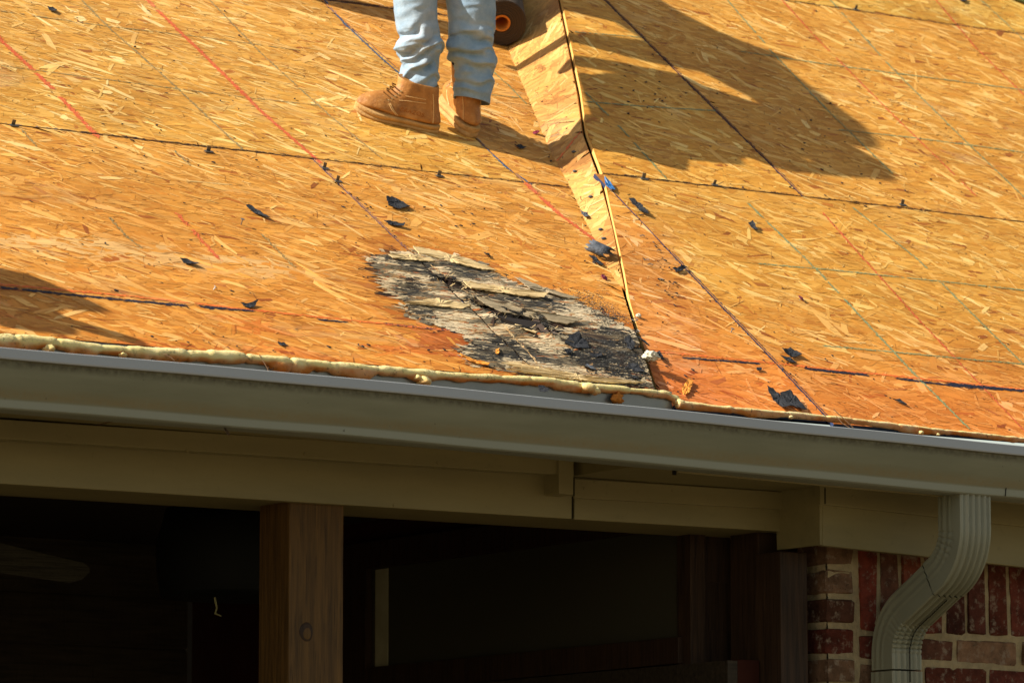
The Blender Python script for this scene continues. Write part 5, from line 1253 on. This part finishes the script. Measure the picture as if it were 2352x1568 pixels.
# pebbly grey granules along the valley strip
for k, (u_, s_) in enumerate(((arc[3]+.10, .6), (arc[4]+.12, .55), (arc[5]-.02, .5), (arc[5]+.06, .5), (arc[4]-.12, .4), (arc[5]+.16, .3))):
    p = mapS(np.array([u_]), np.array([s_*np.interp(u_, arc, wid)]), np.array([.005]))[0]
    o = lump('pebble', 'small grey chip lying on the pale valley strip', 'grey chip', p, (.010, .006, .005), M_FELTGREY, k, 2, .3); o['group'] = 'grey chips on the valley strip'
# pine needles and drips in the gutter
def needles(label, pts, Y, r=.0014):
    o = MB()
    for q in pts: o.tube([hitY(x, y, yy) for (x, y), yy in zip(q, np.linspace(Y, Y-.10 if len(q) > 1 else Y, len(q)))], r, 5)
    tag(o.build('pine_needles', M_TWIG, None), label, 'pine needles')
needles('pine needles poking up from the gutter at the left', [[(596, 815), (608, 835), (617, 851)], [(617, 840), (614, 852), (612, 860)], [(630, 845), (618, 850), (612, 855)]], -.02)
needles('thin dry needle between foam and gutter at far left', [[(376, 813), (392, 820), (402, 829)], [(370, 812), (385, 815)]], -.02, .0012)
needles('two dry needles sticking out of the foam on the right', [[(1915, 940), (1935, 958), (1960, 982)], [(1920, 955), (1935, 972), (1952, 982)]], -.03, .0016)
needles('needles hanging under the gutter at the left', [[(514, 979), (520, 990), (526, 999)], [(514, 979), (517, 988), (524, 999)], [(514, 979), (522, 988), (527, 994)]], -.05, .0014)
needles('dark straw lying under the soffit at the left', [[(226, 975), (250, 969), (287, 961)]], .05, .0018)
flake('felt_scrap', 'black felt chip lying inside the gutter', SC, [(1222, 893), (1235, 892), (1248, 902), (1238, 908), (1226, 905)], 'L', M_FELT, .004, .006).location += Vector((0, -.03, 0))
o = lump('foam_drip', 'orange foam drip stuck inside the gutter near its right foam corner', 'foam drip', hitY(1418, 915, -.02), (.020, .012, .016), M_CORE, 5, 3, .9, 2.6)
# hose at the top right corner
h = MB().tube([hitR(2270, -12)+np.array([0, 0, .015]), hitR(2310, -3)+np.array([0, 0, .017]), hitR(2352, 12)+np.array([0, 0, .016]), hitR(2440, 50)+np.array([0, 0, .015])], .009, 10)
tag(h.build('hose', M_HOSE, None, True), 'green and purple hose crossing the upper right corner', 'hose')


def debris():
    rg = np.random.default_rng(77); m = MB()
    spots = [((1345, 480), (14, 40), 14, 'L'), ((1370, 590), (26, 20), 12, 'L'), ((1480, 800), (40, 26), 40, 'L'), ((1400, 860), (70, 16), 30, 'L'), ((1520, 640), (30, 70), 22, 'R'), ((1560, 880), (50, 30), 14, 'R'),
             ((1270, 345), (10, 26), 34, 'L'), ((820, 470), (60, 60), 12, 'L'), ((1030, 480), (120, 40), 14, 'L'), ((1430, 470), (40, 40), 10, 'R'), ((1820, 830), (60, 20), 10, 'R'), ((1500, 200), (90, 110), 26, 'R'), ((600, 800), (420, 14), 24, 'L'), ((1950, 300), (300, 200), 40, 'R'), ((400, 300), (300, 200), 36, 'L')]
    for (cx, cy), (sx_, sy_), n, sd in spots:
        for k in range(n):
            x, y = cx+rg.normal(0, sx_*.6), cy+rg.normal(0, sy_*.6); p = on(x, y, sd)
            if sd == 'L' and p[0] > XL(p[1])-.01 or sd == 'R' and p[0] < XR(p[1])+.01 or p[1] < .02: continue
            nn = LN if sd == 'L' else np.array([0, -TR, 1])/SR; p = p+nn*.004; r = rg.uniform(.0025, .0075); a = rg.uniform(0, 6.28)
            e1 = np.array([math.cos(a), math.sin(a)*.8, math.sin(a)*.5]); e2 = np.cross(nn, e1)
            m.prism([p-e1*r, p-e2*r*.5, p+e1*r*1.3, p+e2*r*.6], nn*rg.uniform(.001, .004))
    tag(m.build('roof_grit', M_FELT, None), 'dark grit and crumbs of old roofing strewn over the boards', 'grit', kind='stuff')
debris()

M_ROTGREY = osb_like('grey_rotten_wood', lin((150, 134, 106)))
for poly, mt, lf, cu in (([(946, 573), (1000, 582), (1075, 600), (1140, 626), (1095, 622), (1010, 600), (960, 588)], M_PALEWOOD, .006, .004), ([(1092, 690), (1140, 704), (1215, 722), (1335, 742), (1300, 752), (1210, 736), (1150, 724), (1108, 704)], M_ROTGREY, .014, .012),
        ([(1062, 652), (1140, 662), (1255, 684), (1245, 692), (1150, 678), (1080, 668)], M_PALEWOOD, .007, .006), ([(890, 590), (935, 588), (985, 596), (1000, 606), (940, 602), (900, 598)], M_PALEWOOD, .004, .003),
        ([(1160, 856), (1240, 852), (1380, 872), (1480, 884), (1400, 884), (1280, 872)], M_PALEWOOD, .005, .004), ([(925, 700), (1000, 690), (1080, 706), (1060, 714), (985, 706)], M_PALEWOOD, .005, .005), ([(1180, 640), (1240, 662), (1330, 690), (1290, 688), (1215, 668)], M_ROTGREY, .006, .004)):
    o = flake('split_layer', None, None, poly, 'L', mt, lf, cu, .003)
    o.parent = roof
